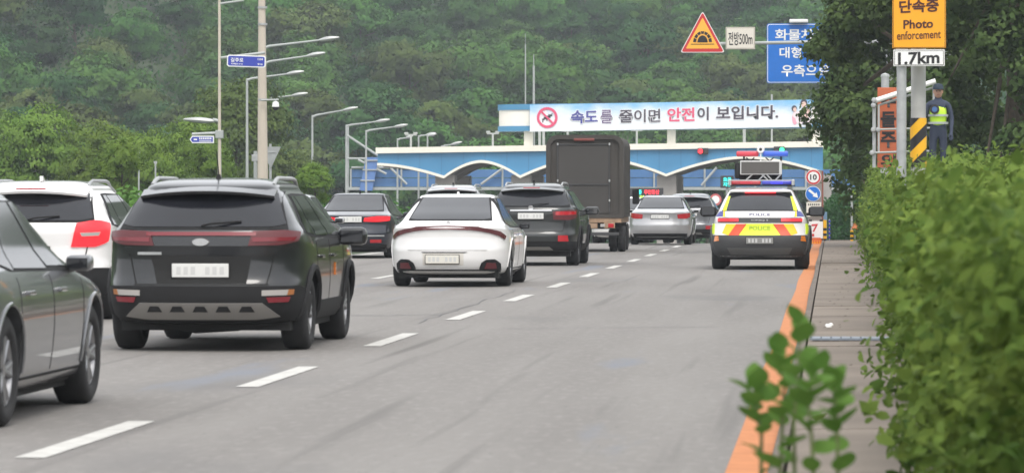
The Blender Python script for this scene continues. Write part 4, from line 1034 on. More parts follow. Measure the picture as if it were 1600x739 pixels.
# light bar, rack and message board
yb = 2.0
for s, m in ((-1, mat('light bar red', (.38,.02,.03), .2, coat=1)),(1, mat('light bar blue', (.03,.04,.42), .2, coat=1))):
    x0, x1 = (-.60,-.01) if s < 0 else (.01,.60)
    MB().box(x0,x1,yb-.15,yb+.15,1.635,1.715,bev=.025).build('light_bar', m, t, smooth=True, sharp=30)
    MB().box(s*.56-.05,s*.56+.05,yb-.05,yb+.05,1.53,1.64,bev=.01).build('light_bar_foot', M_galv, t)
    MB().box(s*.30-.12,s*.30+.12,yb-.16,yb-.145,1.65,1.70,bev=.003).build('light_bar_lens', mat('lens blue', (.05,.05,.65), .2, emit=.35) if s > 0 else mat('lens red', (.45,.03,.05), .2), t)
    MB().box(s*.62-.03,s*.62+.03,yb-.22,yb+.22,1.62,1.74,bev=.015).build('rack_end', M_galv, t)
MB().box(-.66,.66,yb-.18,yb+.18,1.61,1.635,bev=.005).build('rack_base', M_clad, t); MB().box(-.64,.64,yb-.12,yb-.09,1.715,1.735).build('rack_rail', M_galv, t)
bo = MB().box(-.42,.40,yb-.08,yb+.06,1.835,2.105,bev=.008).build('message_board', mat('board frame', (.55,.55,.54), .4, .4), t)
MB().box(-.395,.345,yb-.095,yb-.07,1.855,2.085,bev=.004).build('board_face', mat('board face', (.075,.07,.065), .6, var=.05, scale=40), bo)
for xx in (-.22,.16):
    for s in (-1,1): MB().cyl((xx,yb-.02,2.10),(xx+s*.08,yb-.02,2.17),.014,n=6).build('board_clip', M_black, bo)
for a, c_ in ((-.30,-.18),(-.05,.06),(.12,.01),(.20,.10),(.28,.38)): MB().cyl((a,yb-.05,1.73),(c_,yb-.05,1.84),.016,n=6).build('board_strut', M_galv, bo)
MB().box(-.53,-.42,yb-.06,yb+.2,1.75,2.08,bev=.05).build('equipment_box', M_clad, t, smooth=True); MB().box(-.44,.40,yb+.05,yb+.2,1.735,1.84,bev=.01).build('equipment_box', M_clad, t)
for s, m in ((-1, mat('beacon red', (.62,.05,.08), .3, coat=.5)),(1, mat('beacon blue', (.04,.12,.62), .3, coat=.5))):
    x0, x1 = (-.50,-.06) if s < 0 else (.02,.52)
    MB().box(x0,x1,yb+.15,yb+.4,2.19,2.30,bev=.03).build('upper_light_bar', m, t, smooth=True, sharp=30)
for xx in (-.35,.38): MB().cyl((xx,yb+.27,1.7),(xx,yb+.27,2.2),.02,n=8).build('bar_post', M_clad2, t)
MB().lathe([(-.03,.02),(-.035,.065),(.02,.08),(.03,.001)],(-.02,yb+.12,2.33),'y',16).build('siren_horn', P_pearl, t, smooth=True)
MB().lathe([(-.036,.001),(-.036,.03)],(-.02,yb+.12,2.33),'y',12).build('siren_mouth', M_black, t); MB().cyl((-.02,yb+.12,2.1),(-.02,yb+.12,2.28),.015,n=8).build('siren_stem', P_pearl, t)
# ------------------------------------------------------------------ poles, lamps and signs
def lamp(px, pyt, ax, ay, Y, label, group='street lamps along the left side of the road', head=.85, r=.068):
    top = at(px, pyt, Y); e = at(ax, ay, Y); z0 = gz(Y)-.1
    t = thing('street_lamp', label, 'street lamp', (top.x, Y, z0), 0, group)
    h = top.z-z0; dx = e.x-top.x; dz = e.z-top.z
    MB().cyl((0,0,0),(0,0,h+.1), r*1.25, r*.8, 12).build('pole', M_galvp, t, smooth=True)
    MB().lathe([(0,.22),(.25,.2),(.3,.12)], (0,0,0), 'z', 12).build('pole_base', M_galv, t)
    n = Vector((dx,0,dz)); u = n.normalized(); L1 = n.length-head
    pts = [(0,0,h), (u.x*.25,0,h+u.z*.2+.06)]+[(u.x*L1*f, 0, h+u.z*L1*f+.06*(1-f)) for f in (.4,.7,1)]
    MB().tube(pts, [.065,.06,.05,.045,.04], 8).build('arm', M_galvp, t, smooth=True)
    hd = MB(); c0 = Vector((u.x*L1,0,h+u.z*L1)); c1 = c0+u*head
    for i in range(9):
        f = i/8; p = c0.lerp(c1, f); ww = .05+.10*math.sin(math.pi*min(1,f*1.05))**.6 if f > 0 else .05; hh = .035+.075*math.sin(math.pi*min(1,f*.9+.1))
        for k in range(8):
            a = 2*math.pi*k/8; hd.v.append((p.x, p.y+ww*math.cos(a), p.z+hh*math.sin(a)))
    for i in range(8):
        for k in range(8): hd.f.append((i*8+k,i*8+(k+1)%8,(i+1)*8+(k+1)%8,(i+1)*8+k)); hd.mi.append(0)
    hd.f += [tuple(range(8)), tuple(range(71,63,-1))]; hd.mi += [0,0]
    hd.build('lamp_head', mat('lamp head grey', (.40,.41,.40), .4, .3), t, smooth=True)
    return t
lamp(412, 76, 530, 59, 166, 'street lamp with the highest and longest arm, its pole hidden behind the concrete pole')
lamp(413, 100, 508, 83, 178, 'street lamp with the second highest arm, at the height of the blue street name plate')
lamp(386, 126, 475, 112, 190, 'street lamp with its grey pole just left of the concrete pole')
lamp(404, 158, 481, 146, 208, 'street lamp whose arm passes just above the dome camera')
lamp(488, 183, 559, 168, 223, 'lone street lamp standing above the light green bush')
lamp(541, 198, 609, 187, 239, 'street lamp standing beside the tall post of the sign gantry')
lamp(572, 206, 637, 195, 247, 'street lamp rising behind the blue ladder at the gate end')
lamp(621, 219, 645, 213, 272, 'shortest street lamp showing over the left end of the gate roof', head=.5)
lamp(654, 214, 681, 208, 268, 'first of the two paired lamps over the gate roof, left one', head=.7)
lamp(668, 213, 682, 209.5, 266, 'second of the paired lamps over the gate roof, right one', head=.45)
lamp(690, 230, 722, 222, 274, 'street lamp with a low arm just above the gate roof', head=.8)
# thin pole with name plates
p = at(343, 300, 120); zt = at(343,-12,120).z
t = thing('sign_pole', 'thin rusty-white pole carrying two blue street name plates', 'pole', (p.x, 120, -.1))
MB().cyl((0,0,0),(0,0,zt+.1),.05,.04,10).build('pole', mat('thin pole paint', (.52,.46,.38), .6, var=.2, scale=1.5), t, smooth=True)
def rel(px, py, Y, o): q = at(px,py,Y); return (q.x-o.location.x, q.z-o.location.z)
for (a,b_,c_,d) in ((345,91,414,83),(300,210,343,208)):
    x0,z0 = rel(a,b_,120,t); x1,z1 = rel(c_,d,120,t)
    MB().cyl((x0,0,z0),(x1,0,z1),.045,n=8).build('bracket_arm', M_galvp, t, smooth=True)
x0,z0 = rel(343,210,120,t); MB().box(-.12,.12,-.08,.08,z0-.13,z0+.12,bev=.02).build('clamp', M_galvp, t)
x0,z0 = rel(344,4,120,t); MB().cyl((0,0,z0-.05),(.75,0,z0+.05),.035,n=8).build('bracket_arm', M_galvp, t)
def nameplate(px0,py0,px1,py1,Y,sl,pt=False,label='',tx=()):
    a = at(px0,py0,Y); b_ = at(px1,py1,Y); w_ = b_.x-a.x; h = a.z-b_.z
    q = thing('street_name_sign', label, 'street sign', ((a.x+b_.x)/2, Y-.09, b_.z))
    q.rotation_euler = (0, -sl, 0)
    def shp(w_,h,r,z0=0):
        if pt: return [(-w_/2+h*.35,z0),(w_/2,z0),(w_/2,z0+h),(-w_/2+h*.35,z0+h),(-w_/2,z0+h/2)]
        return [(-w_/2+r,z0),(w_/2-r,z0),(w_/2,z0+r),(w_/2,z0+h-r),(w_/2-r,z0+h),(-w_/2+r,z0+h),(-w_/2,z0+h-r),(-w_/2,z0+r)]
    MB().prism(shp(w_,h,.05), 0, .03).build('border', M_signwhite, q)
    MB().prism(shp(w_-.07,h-.07,.035,.035), -.006, .0).build('face', M_nameblue, q)
    for s, fx, fz, fw, fh in tx:
        if s is None: MB().box(w_*(fx-fw/2), w_*(fx+fw/2), -.009,-.006, h*(fz-fh/2), h*(fz+fh/2)).build('small_print', M_signwhite, q)
        else: lettering(s, w_*fx, h*fz, w_*fw, h*fh, -.010, M_signwhite, q, .02)
    return q
nameplate(355,87,415.5,105.5,119.9,-.035,False,'wide blue street name plate with rounded corners in front of the concrete pole',
   [('길주로',-.24,.58,.33,.36),('Gilju-ro',-.24,.24,.30,.16),('124',.36,.70,.13,.17),('916',.36,.28,.13,.17)])
nameplate(297,212.5,335,224,119.9,0,True,'small blue arrow-ended street name plate pointing left',
   [(None,-.26,.5,.14,.2)]+[(None,-.08+.075*i,.62,.05,.26) for i in range(7)]+[(None,-.08+.05*i,.28,.035,.14) for i in range(10)])

lp = lamp(343, 190, 287, 187, 140, 'street lamp with its arm pointing left, behind the thin sign pole', group=None, head=1.1)
# concrete pole
a = at(411,306,130); b_ = at(409,-20,130)
t = thing('concrete_pole', 'tall tapering pale concrete utility pole left of centre', 'pole', (a.x,130,gz(130)-.2))
MB().cyl((0,0,0),(b_.x-a.x,0,b_.z+.2),.20,.112,18).build('shaft', M_poleconc, t, smooth=True)
for py in (14, 40, 158): 
    q = at(409,py,130); MB().lathe([(0,.16),(.07,.16)], (0.0-.01,0,q.z-t.location.z), 'z', 16).build('steel_band', M_galv, t)
q0 = at(413,157,129.7); q1 = at(433,157,129.7)
c_ = thing('dome_camera', 'white dome surveillance camera on a bracket of the concrete pole', 'camera', (q0.x,129.7,q0.z))
dx = q1.x-q0.x-.05
MB().cyl((-.1,0,0),(dx+.1,0,.02),.03,n=8).build('bracket', M_galvp, c_); MB().cyl((dx,0,-.12),(dx,0,0),.03,n=8).build('hanger', M_galvp, c_)
MB().lathe([(0,.03),(-.02,.10),(-.14,.12),(-.18,.12)], (dx,0,-.04), 'z', 16).build('dome_housing', M_signwhite, c_, smooth=True)
MB().lathe([(0,.115),(-.07,.10),(-.12,.06),(-.135,.001)], (dx,0,-.21), 'z', 16).build('dome_glass', M_black, c_, smooth=True)
# small posts and the back of a give way sign
a = at(399,275,132); t = thing('utility_post', 'short pale post with a small box just left of the concrete pole', 'post', (a.x,132,-.1)); h = at(0,232,132).z
MB().cyl((0,0,0),(0,0,h),.06,n=8).build('post', M_galvp, t); MB().box(-.12,.12,-.06,.1,h-.35,h-.12,bev=.02).build('box', M_galv, t); MB().box(-.02,.3,-.03,.0,h-.1,h-.06).build('arm', M_galv, t)
a = at(422,230,134); t = thing('triangle_sign', 'grey back of a downward-pointing triangular sign beside the concrete pole', 'sign', (a.x,134,-.1))
h0 = at(0,230,134).z+.1; h1 = at(0,264,134).z+.1; s_ = .32
MB().prism([(-s_,h0),(s_+.05,h0),(.02,h1)], 0, .03).build('plate', mat('bare aluminium', (.32,.33,.33), .6, .3, var=.1, scale=3), t); MB().cyl((0,.08,0),(0,.08,h0+.1),.045,n=8).build('post', M_galv, t)
MB().box(-s_*.7,s_*.7,-.02,0,h0-.2,h0-.15).build('stiffener', M_galv, t)
for px, tp in ((217,236),(243,252)):
    a = at(px,300,150); MBz = thing('marker_post', {217:'thin pale stake among the light green trees, further left',243:'short thin stake among the light green trees, further right'}[px], 'post', (a.x,150,gz(150)))
    MB().cyl((0,0,0),(0,0,at(px,tp,150).z-gz(150)),.035,n=6).build('stake', M_galvp, MBz); MB().box(-.06,.06,-.03,.03,at(px,tp,150).z-gz(150)-.1,at(px,tp,150).z-gz(150)).build('cap', M_galv, MBz)
for px, tp, wd in ((821,70,.05),(834,103,.09)):
    a = at(px,200,318); t = thing('mast', {821:'very thin tall mast above the left end of the drum',834:'short pale mast right of the very thin one'}[px], 'mast', (a.x,318,gz(318)))
    z = at(px,tp,318).z-gz(318); MB().cyl((0,0,0),(0,0,z),wd*1.5,wd,6).build('shaft', M_galvp, t); MB().cyl((0,0,z),(0,0,z+.9),wd*.4,n=5).build('tip', M_galvp, t)
for px,tp in ((1166,199),(1208,148)):
    a = at(px,232,264); t = thing('roof_post', {1166:'pale post under the right half of the drum',1208:'thin pale pole rising past the banner near its right end'}[px], 'post', (a.x,GY+8,at(px,226,GY+8).z-.3))
    z = at(px,tp,GY+8).z-t.location.z; MB().cyl((0,0,0),(0,0,z),.10 if px<1200 else .06,n=8).build('shaft', M_galvp, t); MB().box(-.2,.2,-.2,.2,-.02,.06).build('foot', M_galv, t)
t = thing('roof_post', 'pale double post under the left part of the drum', 'post', (at(846,230,GY+8).x,GY+8,at(846,228,GY+8).z-.3))
for dx in (-.12,.14): MB().cyl((dx,0,0),(dx,0,1.5),.09,n=8).build('shaft', M_galvp, t)

# tunnel warning triangle + distance plate on a mast arm
TY = 115.0
pole = thing('cantilever_mast', 'grey mast with a long horizontal arm holding the tunnel warning triangle', 'pole', (3.2,TY,gz(TY)))
zA = at(1200,67,TY).z-gz(TY); xe = at(1085,68,TY).x-3.2
MB().cyl((0,0,0),(0,0,zA+.5),.13,.11,14).build('pole', M_galv, pole, smooth=True)
MB().tube([(0,0,zA),(xe*.5,0,zA+.01),(xe,0,zA-.04)], [.07,.055,.045], 10).build('arm', M_galvp, pole, smooth=True)
def tri(cx, zb, w_, h, r): return [(cx-w_/2,zb),(cx+w_/2,zb),(cx,zb+h)]
a = at(1063,83,TY); b_ = at(1133,83,TY); top = at(1099,18,TY)
t = thing('warning_sign', 'red-bordered yellow triangle with a tunnel symbol hanging over the road', 'sign', ((a.x+b_.x)/2,TY-.14,a.z))
w_ = b_.x-a.x; h = top.z-a.z
def rtri(w_, h, z0, r):
    c = [(-w_/2,z0),(w_/2,z0),(0,z0+h)]; out = []
    for i in range(3):
        p = Vector(c[i]); q = Vector(c[(i+1)%3]); s = Vector(c[i-1])
        d1 = (s-p).normalized()*r; d2 = (q-p).normalized()*r
        out += [tuple(p+d1), tuple(p+d1*.3+d2*.3), tuple(p+d2)]
    return out
MB().prism(rtri(w_,h,0,.07), 0, .03).build('white_edge', M_signwhite, t)
MB().prism(rtri(w_-.07,h-.06,.02,.06), -.006, 0).build('red_border', M_red, t)
MB().prism(rtri(w_*.745,h*.745,.115,.03), -.012, -.006).build('yellow_field', M_tyel, t)
zc = h*.20+.02
dk = MB(); dk.prism([(-.235*1,zc),(.235,zc)]+[(.135*math.cos(a_),zc+.04+.18*math.sin(a_)) for a_ in [0]], -.0125,-.0125) if False else None
dk.prism([(.15*math.cos(math.pi*k/12), zc+.03+.205*math.sin(math.pi*k/12)) for k in range(13)], -.018, -.012); dk.build('tunnel_mouth', M_black, t)
for k in range(7):
    a0 = math.pi*(k+.08)/7; a1 = math.pi*(k+.92)/7
    MB().prism([(.185*math.cos(a0),zc+.03+.25*math.sin(a0)),(.275*math.cos(a0),zc+.03+.33*math.sin(a0)),(.275*math.cos(a1),zc+.03+.33*math.sin(a1)),(.185*math.cos(a1),zc+.03+.25*math.sin(a1))], -.018,-.012).build('arch_stone', M_black, t)
MB().box(-.34,.34,-.018,-.012,zc-.03,zc-.01).build('base_line', M_black, t)
a = at(1134,78,TY); b_ = at(1180,43,TY)
t = thing('distance_plate', 'small cream plate with a distance in metres beside the warning triangle', 'sign', ((a.x+b_.x)/2,TY-.14,a.z)); w_ = b_.x-a.x; h = b_.z-a.z
MB().box(-w_/2,w_/2,0,.03,0,h,bev=.008).build('border', mat('aged cream edge', (.45,.42,.36), .6), t); MB().box(-w_/2+.04,w_/2-.04,-.006,.0,.04,h-.04).build('face', mat('aged cream', (.70,.66,.58), .6), t)
lettering('전방500m', 0, h*.48, w_*.82, h*.60, -.012, M_black, t, .012)
# big blue lorry sign
BY2 = 128.0; a = at(1198,130.5,BY2); b_ = at(1312,37,BY2)
t = thing('lane_sign', 'large blue road sign for heavy vehicles half hidden by the roadside tree', 'sign', ((a.x+b_.x)/2,BY2,a.z)); w_ = b_.x-a.x; h = b_.z-a.z
def rr_(w_,h,r,z0=0):
    out = []
    for (cx,cz,a0) in ((w_/2-r,z0+r,-90),(w_/2-r,z0+h-r,0),(-w_/2+r,z0+h-r,90),(-w_/2+r,z0+r,180)):
        for k in range(5): q = R(a0+90*k/4); out.append((cx+r*math.cos(q),cz+r*math.sin(q)))
    return out
MB().prism(rr_(w_,h,.08), 0,.04).build('panel', M_signblue, t)
MB().prism(rr_(w_-.04,h-.04,.07,.02), -.004,0).build('white_line', M_signwhite, t); MB().prism(rr_(w_-.08,h-.08,.06,.04), -.008,-.004).build('face', M_signblue, t)
def sg_t(s, x0,y0,x1,y1): 
    p = at(x0,y0,BY2); q = at(x1,y1,BY2); lettering(s, (p.x+q.x)/2-t.location.x, (p.z+q.z)/2-t.location.z, q.x-p.x, p.z-q.z, -.013, M_signwhite, t, .02)
sg_t('화물차및', 1211,46,1291,63); sg_t('대형 차량', 1218,74,1297,91); sg_t('우측으로', 1221,101.5,1296,120)
MB().cyl((w_/2+1.6,.15,-a.z+gz(BY2)),(w_/2+1.6,.15,h+.2),.14,.12,12).build('post', M_galv, t, smooth=True)
for z in (.35,h-.35): MB().cyl((-w_/2+.2,.09,z),(w_/2+1.6,.12,z),.05,n=8).build('support_arm', M_galv, t)
p = at(1248,35,BY2); MB().box(p.x-t.location.x-.3,p.x-t.location.x+.3,-.2,.1,h+.02,h+.13,bev=.03).build('sign_light', M_signwhite, t)

# yellow enforcement sign, near right
SY = 50.0
a = at(1394.5,76,SY); b_ = at(1478,-62,SY)
t = thing('enforcement_sign', 'tall amber photo enforcement board on the right above the hedge', 'sign', ((a.x+b_.x)/2,SY,a.z)); w_ = b_.x-a.x; h = b_.z-a.z
MB().box(-w_/2,w_/2,0,.025,0,h,bev=.006).build('panel', M_yellow, t)
for bx in ((-w_/2+.008,-w_/2+.014,.008,h-.008),(w_/2-.014,w_/2-.008,.008,h-.008),(-w_/2+.0145,w_/2-.0145,.008,.014),(-w_/2+.0145,w_/2-.0145,h-.014,h-.008)): MB().box(bx[0],bx[1],-.003,0,bx[2],bx[3]).build('border_line', M_black, t)
M_brown = mat('dark brown lettering', (.06,.012,.01), .6)
def st(s, x0,y0,x1,y1, bold, m=M_brown, par=None):
    par = par or t; p = at(x0,y0,SY); q = at(x1,y1,SY); lettering(s, (p.x+q.x)/2-par.location.x, (p.z+q.z)/2-par.location.z, q.x-p.x, p.z-q.z, -.006, m, par, bold, slope=.04)
st('단속중', 1405,0,1467,20, .03); st('Photo', 1411.5,31,1458,45, .025); st('enforcement', 1401.5,48.5,1470,61.5, .01)
for dz in (.12,h-.2): MB().box(-w_/2+.05,w_/2-.05,.025,.06,dz,dz+.05).build('rail', M_galv, t)
a = at(1396,104,SY); b_ = at(1476,78,SY)
t = thing('distance_plate', 'white plate with a distance in kilometres below the amber board', 'sign', ((a.x+b_.x)/2,SY,a.z)); w_ = b_.x-a.x; h = b_.z-a.z
MB().box(-w_/2,w_/2,0,.025,0,h,bev=.005).build('panel', M_signwhite, t)
MB().box(-w_/2+.012,w_/2-.012,-.003,.0,.012,h-.012).build('border_line', M_black, t); MB().box(-w_/2+.019,w_/2-.019,-.005,-.003,.019,h-.019).build('face', M_signwhite, t)
q = at(1403,101,SY); p = at(1468,81.5,SY); lettering('1.7km', (p.x+q.x)/2-t.location.x, (p.z+q.z)/2-t.location.z, p.x-q.x, p.z-q.z, -.008, M_black, t, .03, slope=.03)
a = at(1408.5,300,SY+.1); t = thing('sign_post', 'round galvanised post carrying the amber board, left of the striped pole', 'post', (a.x,SY+.11,.5))
MB().cyl((0,0,0),(0,0,4.4),.062,n=16).build('shaft', M_galv, t, smooth=True); MB().box(-.075,.075,-.085,-.06,2.75,2.82).build('clamp', M_galvp, t)
a = at(1435,300,SY+.35); t = thing('striped_pole', 'thick grey pole wrapped with yellow and black warning stripes at the hedge', 'pole', (a.x,SY+.4,.3))
MB().cyl((0,0,0),(0,0,4.8),.098,.09,18).build('shaft', mat('pole grey weathered', (.44,.44,.42), .7, var=.18, scale=3), t, smooth=True)
# wrapped diagonal stripes: helical bands on the pole
z0 = at(0,262,SY+.4).z-.3; z1 = at(0,187,SY+.4).z-.3; rr2 = .104; NS = 24
def wrapband(nm, m, f):
    b_ = MB(); NZ = 30
    for i in range(NS):
        for j in range(NZ):
            zc_ = z0+(z1-z0)*(j+.5)/NZ; an = 2*math.pi*(i+.5)/NS
            if (int(math.floor((zc_+ .10*math.cos(an)*1.35)/.155)) % 2 == 0) == f:
                za_ = z0+(z1-z0)*j/NZ; zb_ = z0+(z1-z0)*(j+1)/NZ
                a0 = 2*math.pi*i/NS; a1 = 2*math.pi*(i+1)/NS
                b_.add([(rr2*math.cos(a0),rr2*math.sin(a0),za_),(rr2*math.cos(a1),rr2*math.sin(a1),za_),(rr2*math.cos(a1),rr2*math.sin(a1),zb_),(rr2*math.cos(a0),rr2*math.sin(a0),zb_)],[(0,1,2,3)])
    b_.build(nm, m, t, smooth=True)
def helix(nm, m, z00):
    b_ = MB(); NS = 32
    for i in range(NS+1):
        a0 = 2*math.pi*i/NS; s_z = -.105*math.cos(a0)
        for zz in (z00-s_z-.078, z00-s_z+.078): b_.v.append((rr2*math.cos(a0), rr2*math.sin(a0), min(z1,max(z0,zz))))
    for i in range(NS): b_.f.append((2*i,2*i+2,2*i+3,2*i+1)); b_.mi.append(0)
    return b_.build(nm, m, t, smooth=True)
zz = z0-.1; k = 0
while zz < z1+.2:
    helix('stripe', M_stripe if k % 2 == 0 else M_black, zz); zz += .156; k += 1

# collision warning board with pipe frame on the bank
FY = 75.0
a = at(1369,262,FY); t = thing('pipe_frame', 'white and grey pipe guard frame standing behind the hedge on the right', 'frame', (a.x,FY,1.2))
def fr(px0,py0,px1,py1,r,m,y=0,nm='pipe'):
    x0,z0 = rel(px0,py0,FY,t); x1,z1 = rel(px1,py1,FY,t); MB().cyl((x0,y,z0),(x1,y,z1),r,n=10).build(nm, m, t, smooth=True)
fr(1367,158,1462,127,.05,M_signwhite); fr(1372,165,1462,136,.022,M_galvp,.1)
fr(1366,160,1366,262,.035,M_galv,.05,'upright'); fr(1373,165,1373,240,.02,M_galvp,-.03,'upright'); fr(1460,130,1460,262,.035,M_galv,.05,'upright')
fr(1364,203,1462,200,.018,M_galvp,-.04,'rail'); fr(1362,239,1462,236,.02,M_galvp,-.04,'rail')
for (x,y) in ((1366,157),(1365,165),(1365,203),(1363,239),(1372,203)):
    x0,z0 = rel(x,y,FY,t); MB().lathe([(-.045,.001),(-.04,.04),(0,.055),(.04,.04),(.045,.001)], (x0,-.03,z0), 'y', 8).build('coupler', M_galv, t, smooth=True)
a = at(1371,262,FY+.3); b_ = at(1404,137,FY+.3)
t = thing('warning_board', 'tall narrow orange collision warning board with black vertical lettering', 'sign', ((a.x+b_.x)/2,FY+.3,a.z)); w_ = b_.x-a.x; h = b_.z-a.z
MB().box(-w_/2,w_/2,0,.03,0,h,bev=.006).build('panel', mat('dull orange board', (.46,.115,.045), .6, var=.12, scale=3), t)
for s, y0, y1 in (('추',146,169),('돌',174,200),('주',205,232),('의',240,262)):
    x0 = 1376 if s != '추' else 1377; p = at(x0,y0,FY+.3); q = at(1400,y1,FY+.3); lettering(s, (p.x+q.x)/2-t.location.x, (p.z+q.z)/2-t.location.z, q.x-p.x, (p.z-q.z)*.95, -.008, M_black, t, .035)
for s in (-1,1): MB().cyl((s*.12,.05,-.9),(s*.12,.05,h-.05),.02,n=6).build('post', M_galv, t)
a = at(1383,150,FY+2); t = thing('roadside_post', 'short grey round post top behind the orange board', 'post', (a.x,FY+2,1.3)); MB().cyl((0,0,0),(0,0,at(0,124,FY+2).z-1.3),.08,n=12).build('shaft', M_galv, t, smooth=True); MB().lathe([(0,.09),(.05,.08),(.08,.001)],(0,0,at(0,124,FY+2).z-1.3),'z',12).build('cap', M_galvp, t)

# toll lane signs cluster at the pavement's end
CY = 121.0; zg = gz(CY)
def cl(px,py): q = at(px,py,CY); return q
a = cl(1272,380); t = thing('sign_column', 'grey-brown column with a speed limit disc, blue arrow disc and small plate', 'sign', (a.x,CY,zg))
def cr_(px,py): q = cl(px,py); return q.x-t.location.x, q.z-zg
x0,z0 = cr_(1262,383); x1,z1 = cr_(1284,266)
MB().box(x0,x1,0,.12,0,z1,bev=.01).build('column', mat('column taupe', (.25,.22,.20), .7, var=.1, scale=3), t)
MB().box(x1,x1+.05,.01,.11,0,z1-.02).build('edge_strip', mat('rust red strip', (.22,.07,.05), .7), t)
def disc(px,py,rpx,m,nm,y,m2=None):
    x,z = cr_(px,py); r = rpx/F*CY; MB().lathe([(0,.001),(0,r),(.02,r)], (x,y,z), 'y', 32).build(nm, m, t, smooth=True); return x,z,r
disc(1271,277,12,M_signwhite,'limit_edge',-.02); disc(1271,277,11.3,M_red,'limit_ring',-.026); x,z,r = disc(1271,277,8.6,M_signwhite,'limit_face',-.032)
lettering('10', x, z, r*1.22, r*1.02, -.037, M_black, t, .03)
disc(1270.5,303,12,M_signwhite,'arrow_edge',-.02); x,z,r = disc(1270.5,303,11.2,M_signblue,'arrow_face',-.026)
s_ = r/.21
arr = [(-.13,.10),(-.09,.14),(.055,.0),(.085,.035),(.135,-.105),(-.01,-.055),(.02,-.03)]
arr = [(x+u*s_,z+v*s_) for u,v in [(-.15,.09),(-.10,.145),(.06,.005),(.10,.05),(.145,-.115),(-.02,-.07),(.015,-.04)]]
MB().prism(arr, -.032,-.027).build('arrow', M_signwhite, t)
x0,z0 = cr_(1260,339); x1,z1 = cr_(1283,316); MB().box(x0,x1,-.03,-.005,z0,z1,bev=.004).build('small_plate', mat('aged cream', (.70,.66,.58), .6), t)
for i in range(6): MB().box(x0+.05+i*.062,x0+.05+i*.062+.035,-.034,-.0305,z1-.10,z1-.045).build('small_print', M_black, t)
a = cl(1276,382); t = thing('turn_arrow_sign', 'white board with a bent red arrow next to the striped post', 'sign', (a.x,CY-1.2,zg))
x0,z0 = cr_(1264,372); x1,z1 = cr_(1286,345); MB().box(x0,x1,0,.03,z0,z1,bev=.005).build('panel', M_signwhite, t)
xm = (x0+x1)/2-.03; zm = (z0+z1)/2
MB().prism([(xm-.10,zm+.16),(xm+.10,zm+.18),(xm-.02,zm-.06),(xm-.07,zm-.05),(xm+.02,zm+.12),(xm-.10,zm+.11)], -.006,-.001).build('bent_arrow', M_red, t)
MB().box(xm-.09,xm-.02,-.006,-.001,zm-.2,zm-.12).build('arrow_tail', M_red, t)
for xx in (x0+.03,x1-.03): MB().box(xx-.02,xx+.02,.03,.06,0,z1).build('leg', M_black, t)
for xx in (x0+.05,x1-.05): MB().box(xx-.05,xx+.05,-.01,.05,z1-.01,z1+.05,bev=.01).build('clip', M_black, t)
a = cl(1272,383); t = thing('barrier', 'low orange plastic barrier with yellow marks under the red arrow board', 'barrier', (a.x,CY-1.6,zg))
MB().prism([(-.17,0),(.26,0),(.26,.06),(.20,.20),(-.11,.20),(-.17,.06)], 0, .25).build('body', M_orange, t)
for i in range(5): MB().box(-.14+i*.075,-.14+i*.075+.045,-.006,0,.03,.055).build('yellow_mark', M_stripe, t); 
for i in range(5): MB().box(-.14+i*.075,-.14+i*.075+.03,-.006,0,.075,.10).build('yellow_mark', M_stripe, t)
a = cl(1289,380); t = thing('striped_post', 'yellow post with black stripes at the end of the pavement', 'post', (a.x,CY-.6,zg)); h = cl(0,343).z-zg
for i in range(9):
    f0, f1 = i/9*h, (i+1)/9*h; MB().cyl((0,0,f0),(0,0,f1),.055,n=12).build('band', M_stripe if (i % 2 == 0 or i > 5) else M_black, t, smooth=True)
a = cl(1286,380); t = thing('utility_box', 'pale blue box behind the yellow striped post', 'box', (a.x,CY+.3,zg)); MB().box(-.06,.12,0,.3,0,cl(0,331).z-zg,bev=.01).build('cabinet', mat('pale blue box', (.18,.30,.45), .5), t); MB().box(-.03,.09,-.01,0,.5,.6).build('door_plate', M_galvp, t)
a = cl(1296,380); t = thing('warning_light_strip', 'thin post with a string of blue warning lights', 'light', (a.x,CY-.3,zg)); MB().cyl((0,0,0),(0,0,.75),.02,n=8).build('post', M_galvp, t)
for i in range(6): MB().lathe([(-.03,.001),(-.02,.035),(.02,.035),(.03,.001)], (.0,-.03,.08+i*.12), 'y', 10).build('blue_lamp', mat('blue lamp', (.03,.03,.40), .3), t)
a = at(1331,378,118); t = thing('marker_pole', 'thin grey marker pole with a striped foot in front of the green bank', 'pole', (a.x,118,gz(118)+.0)); h = at(0,305,118).z-gz(118)
MB().cyl((0,0,.3),(0,0,h),.035,n=8).build('shaft', M_galvp, t, smooth=True)
for i in range(6): MB().cyl((0,0,i*.07),(0,0,i*.07+.07),.045,n=10).build('band', M_stripe if i % 2 else M_black, t)
t = thing('small_triangle', 'small orange warning triangle at the foot of the hedge beside the marker pole', 'sign', (at(1336,357,117).x,117,at(0,357,117).z)); MB().prism([(-.11,0),(.11,0),(0,.24)],0,.02).build('plate', M_orange, t); MB().cyl((0,.03,-(t.location.z)),(0,.03,.1),.015,n=6).build('post', M_galv, t)
MB().prism([(-.07,.03),(.07,.03),(0,.17)],-.003,0).build('face', mat('faded orange', (.70,.24,.10), .6), t)
t = thing('round_sign', 'small round red and white sign by the toll lane left of the police car', 'sign', (at(1118,312,200).x,200,gz(200))); z = at(0,312,200).z-gz(200)
MB().cyl((0,.05,0),(0,.05,z),.05,n=8).build('post', M_galv, t); MB().lathe([(0,.001),(0,.30),(.02,.30)],(0,0,z),'y',24).build('rim', mat('faded red', (.50,.12,.12), .6), t); MB().lathe([(0,.001),(0,.2)],(0,-.006,z),'y',24).build('face', M_signwhite, t)
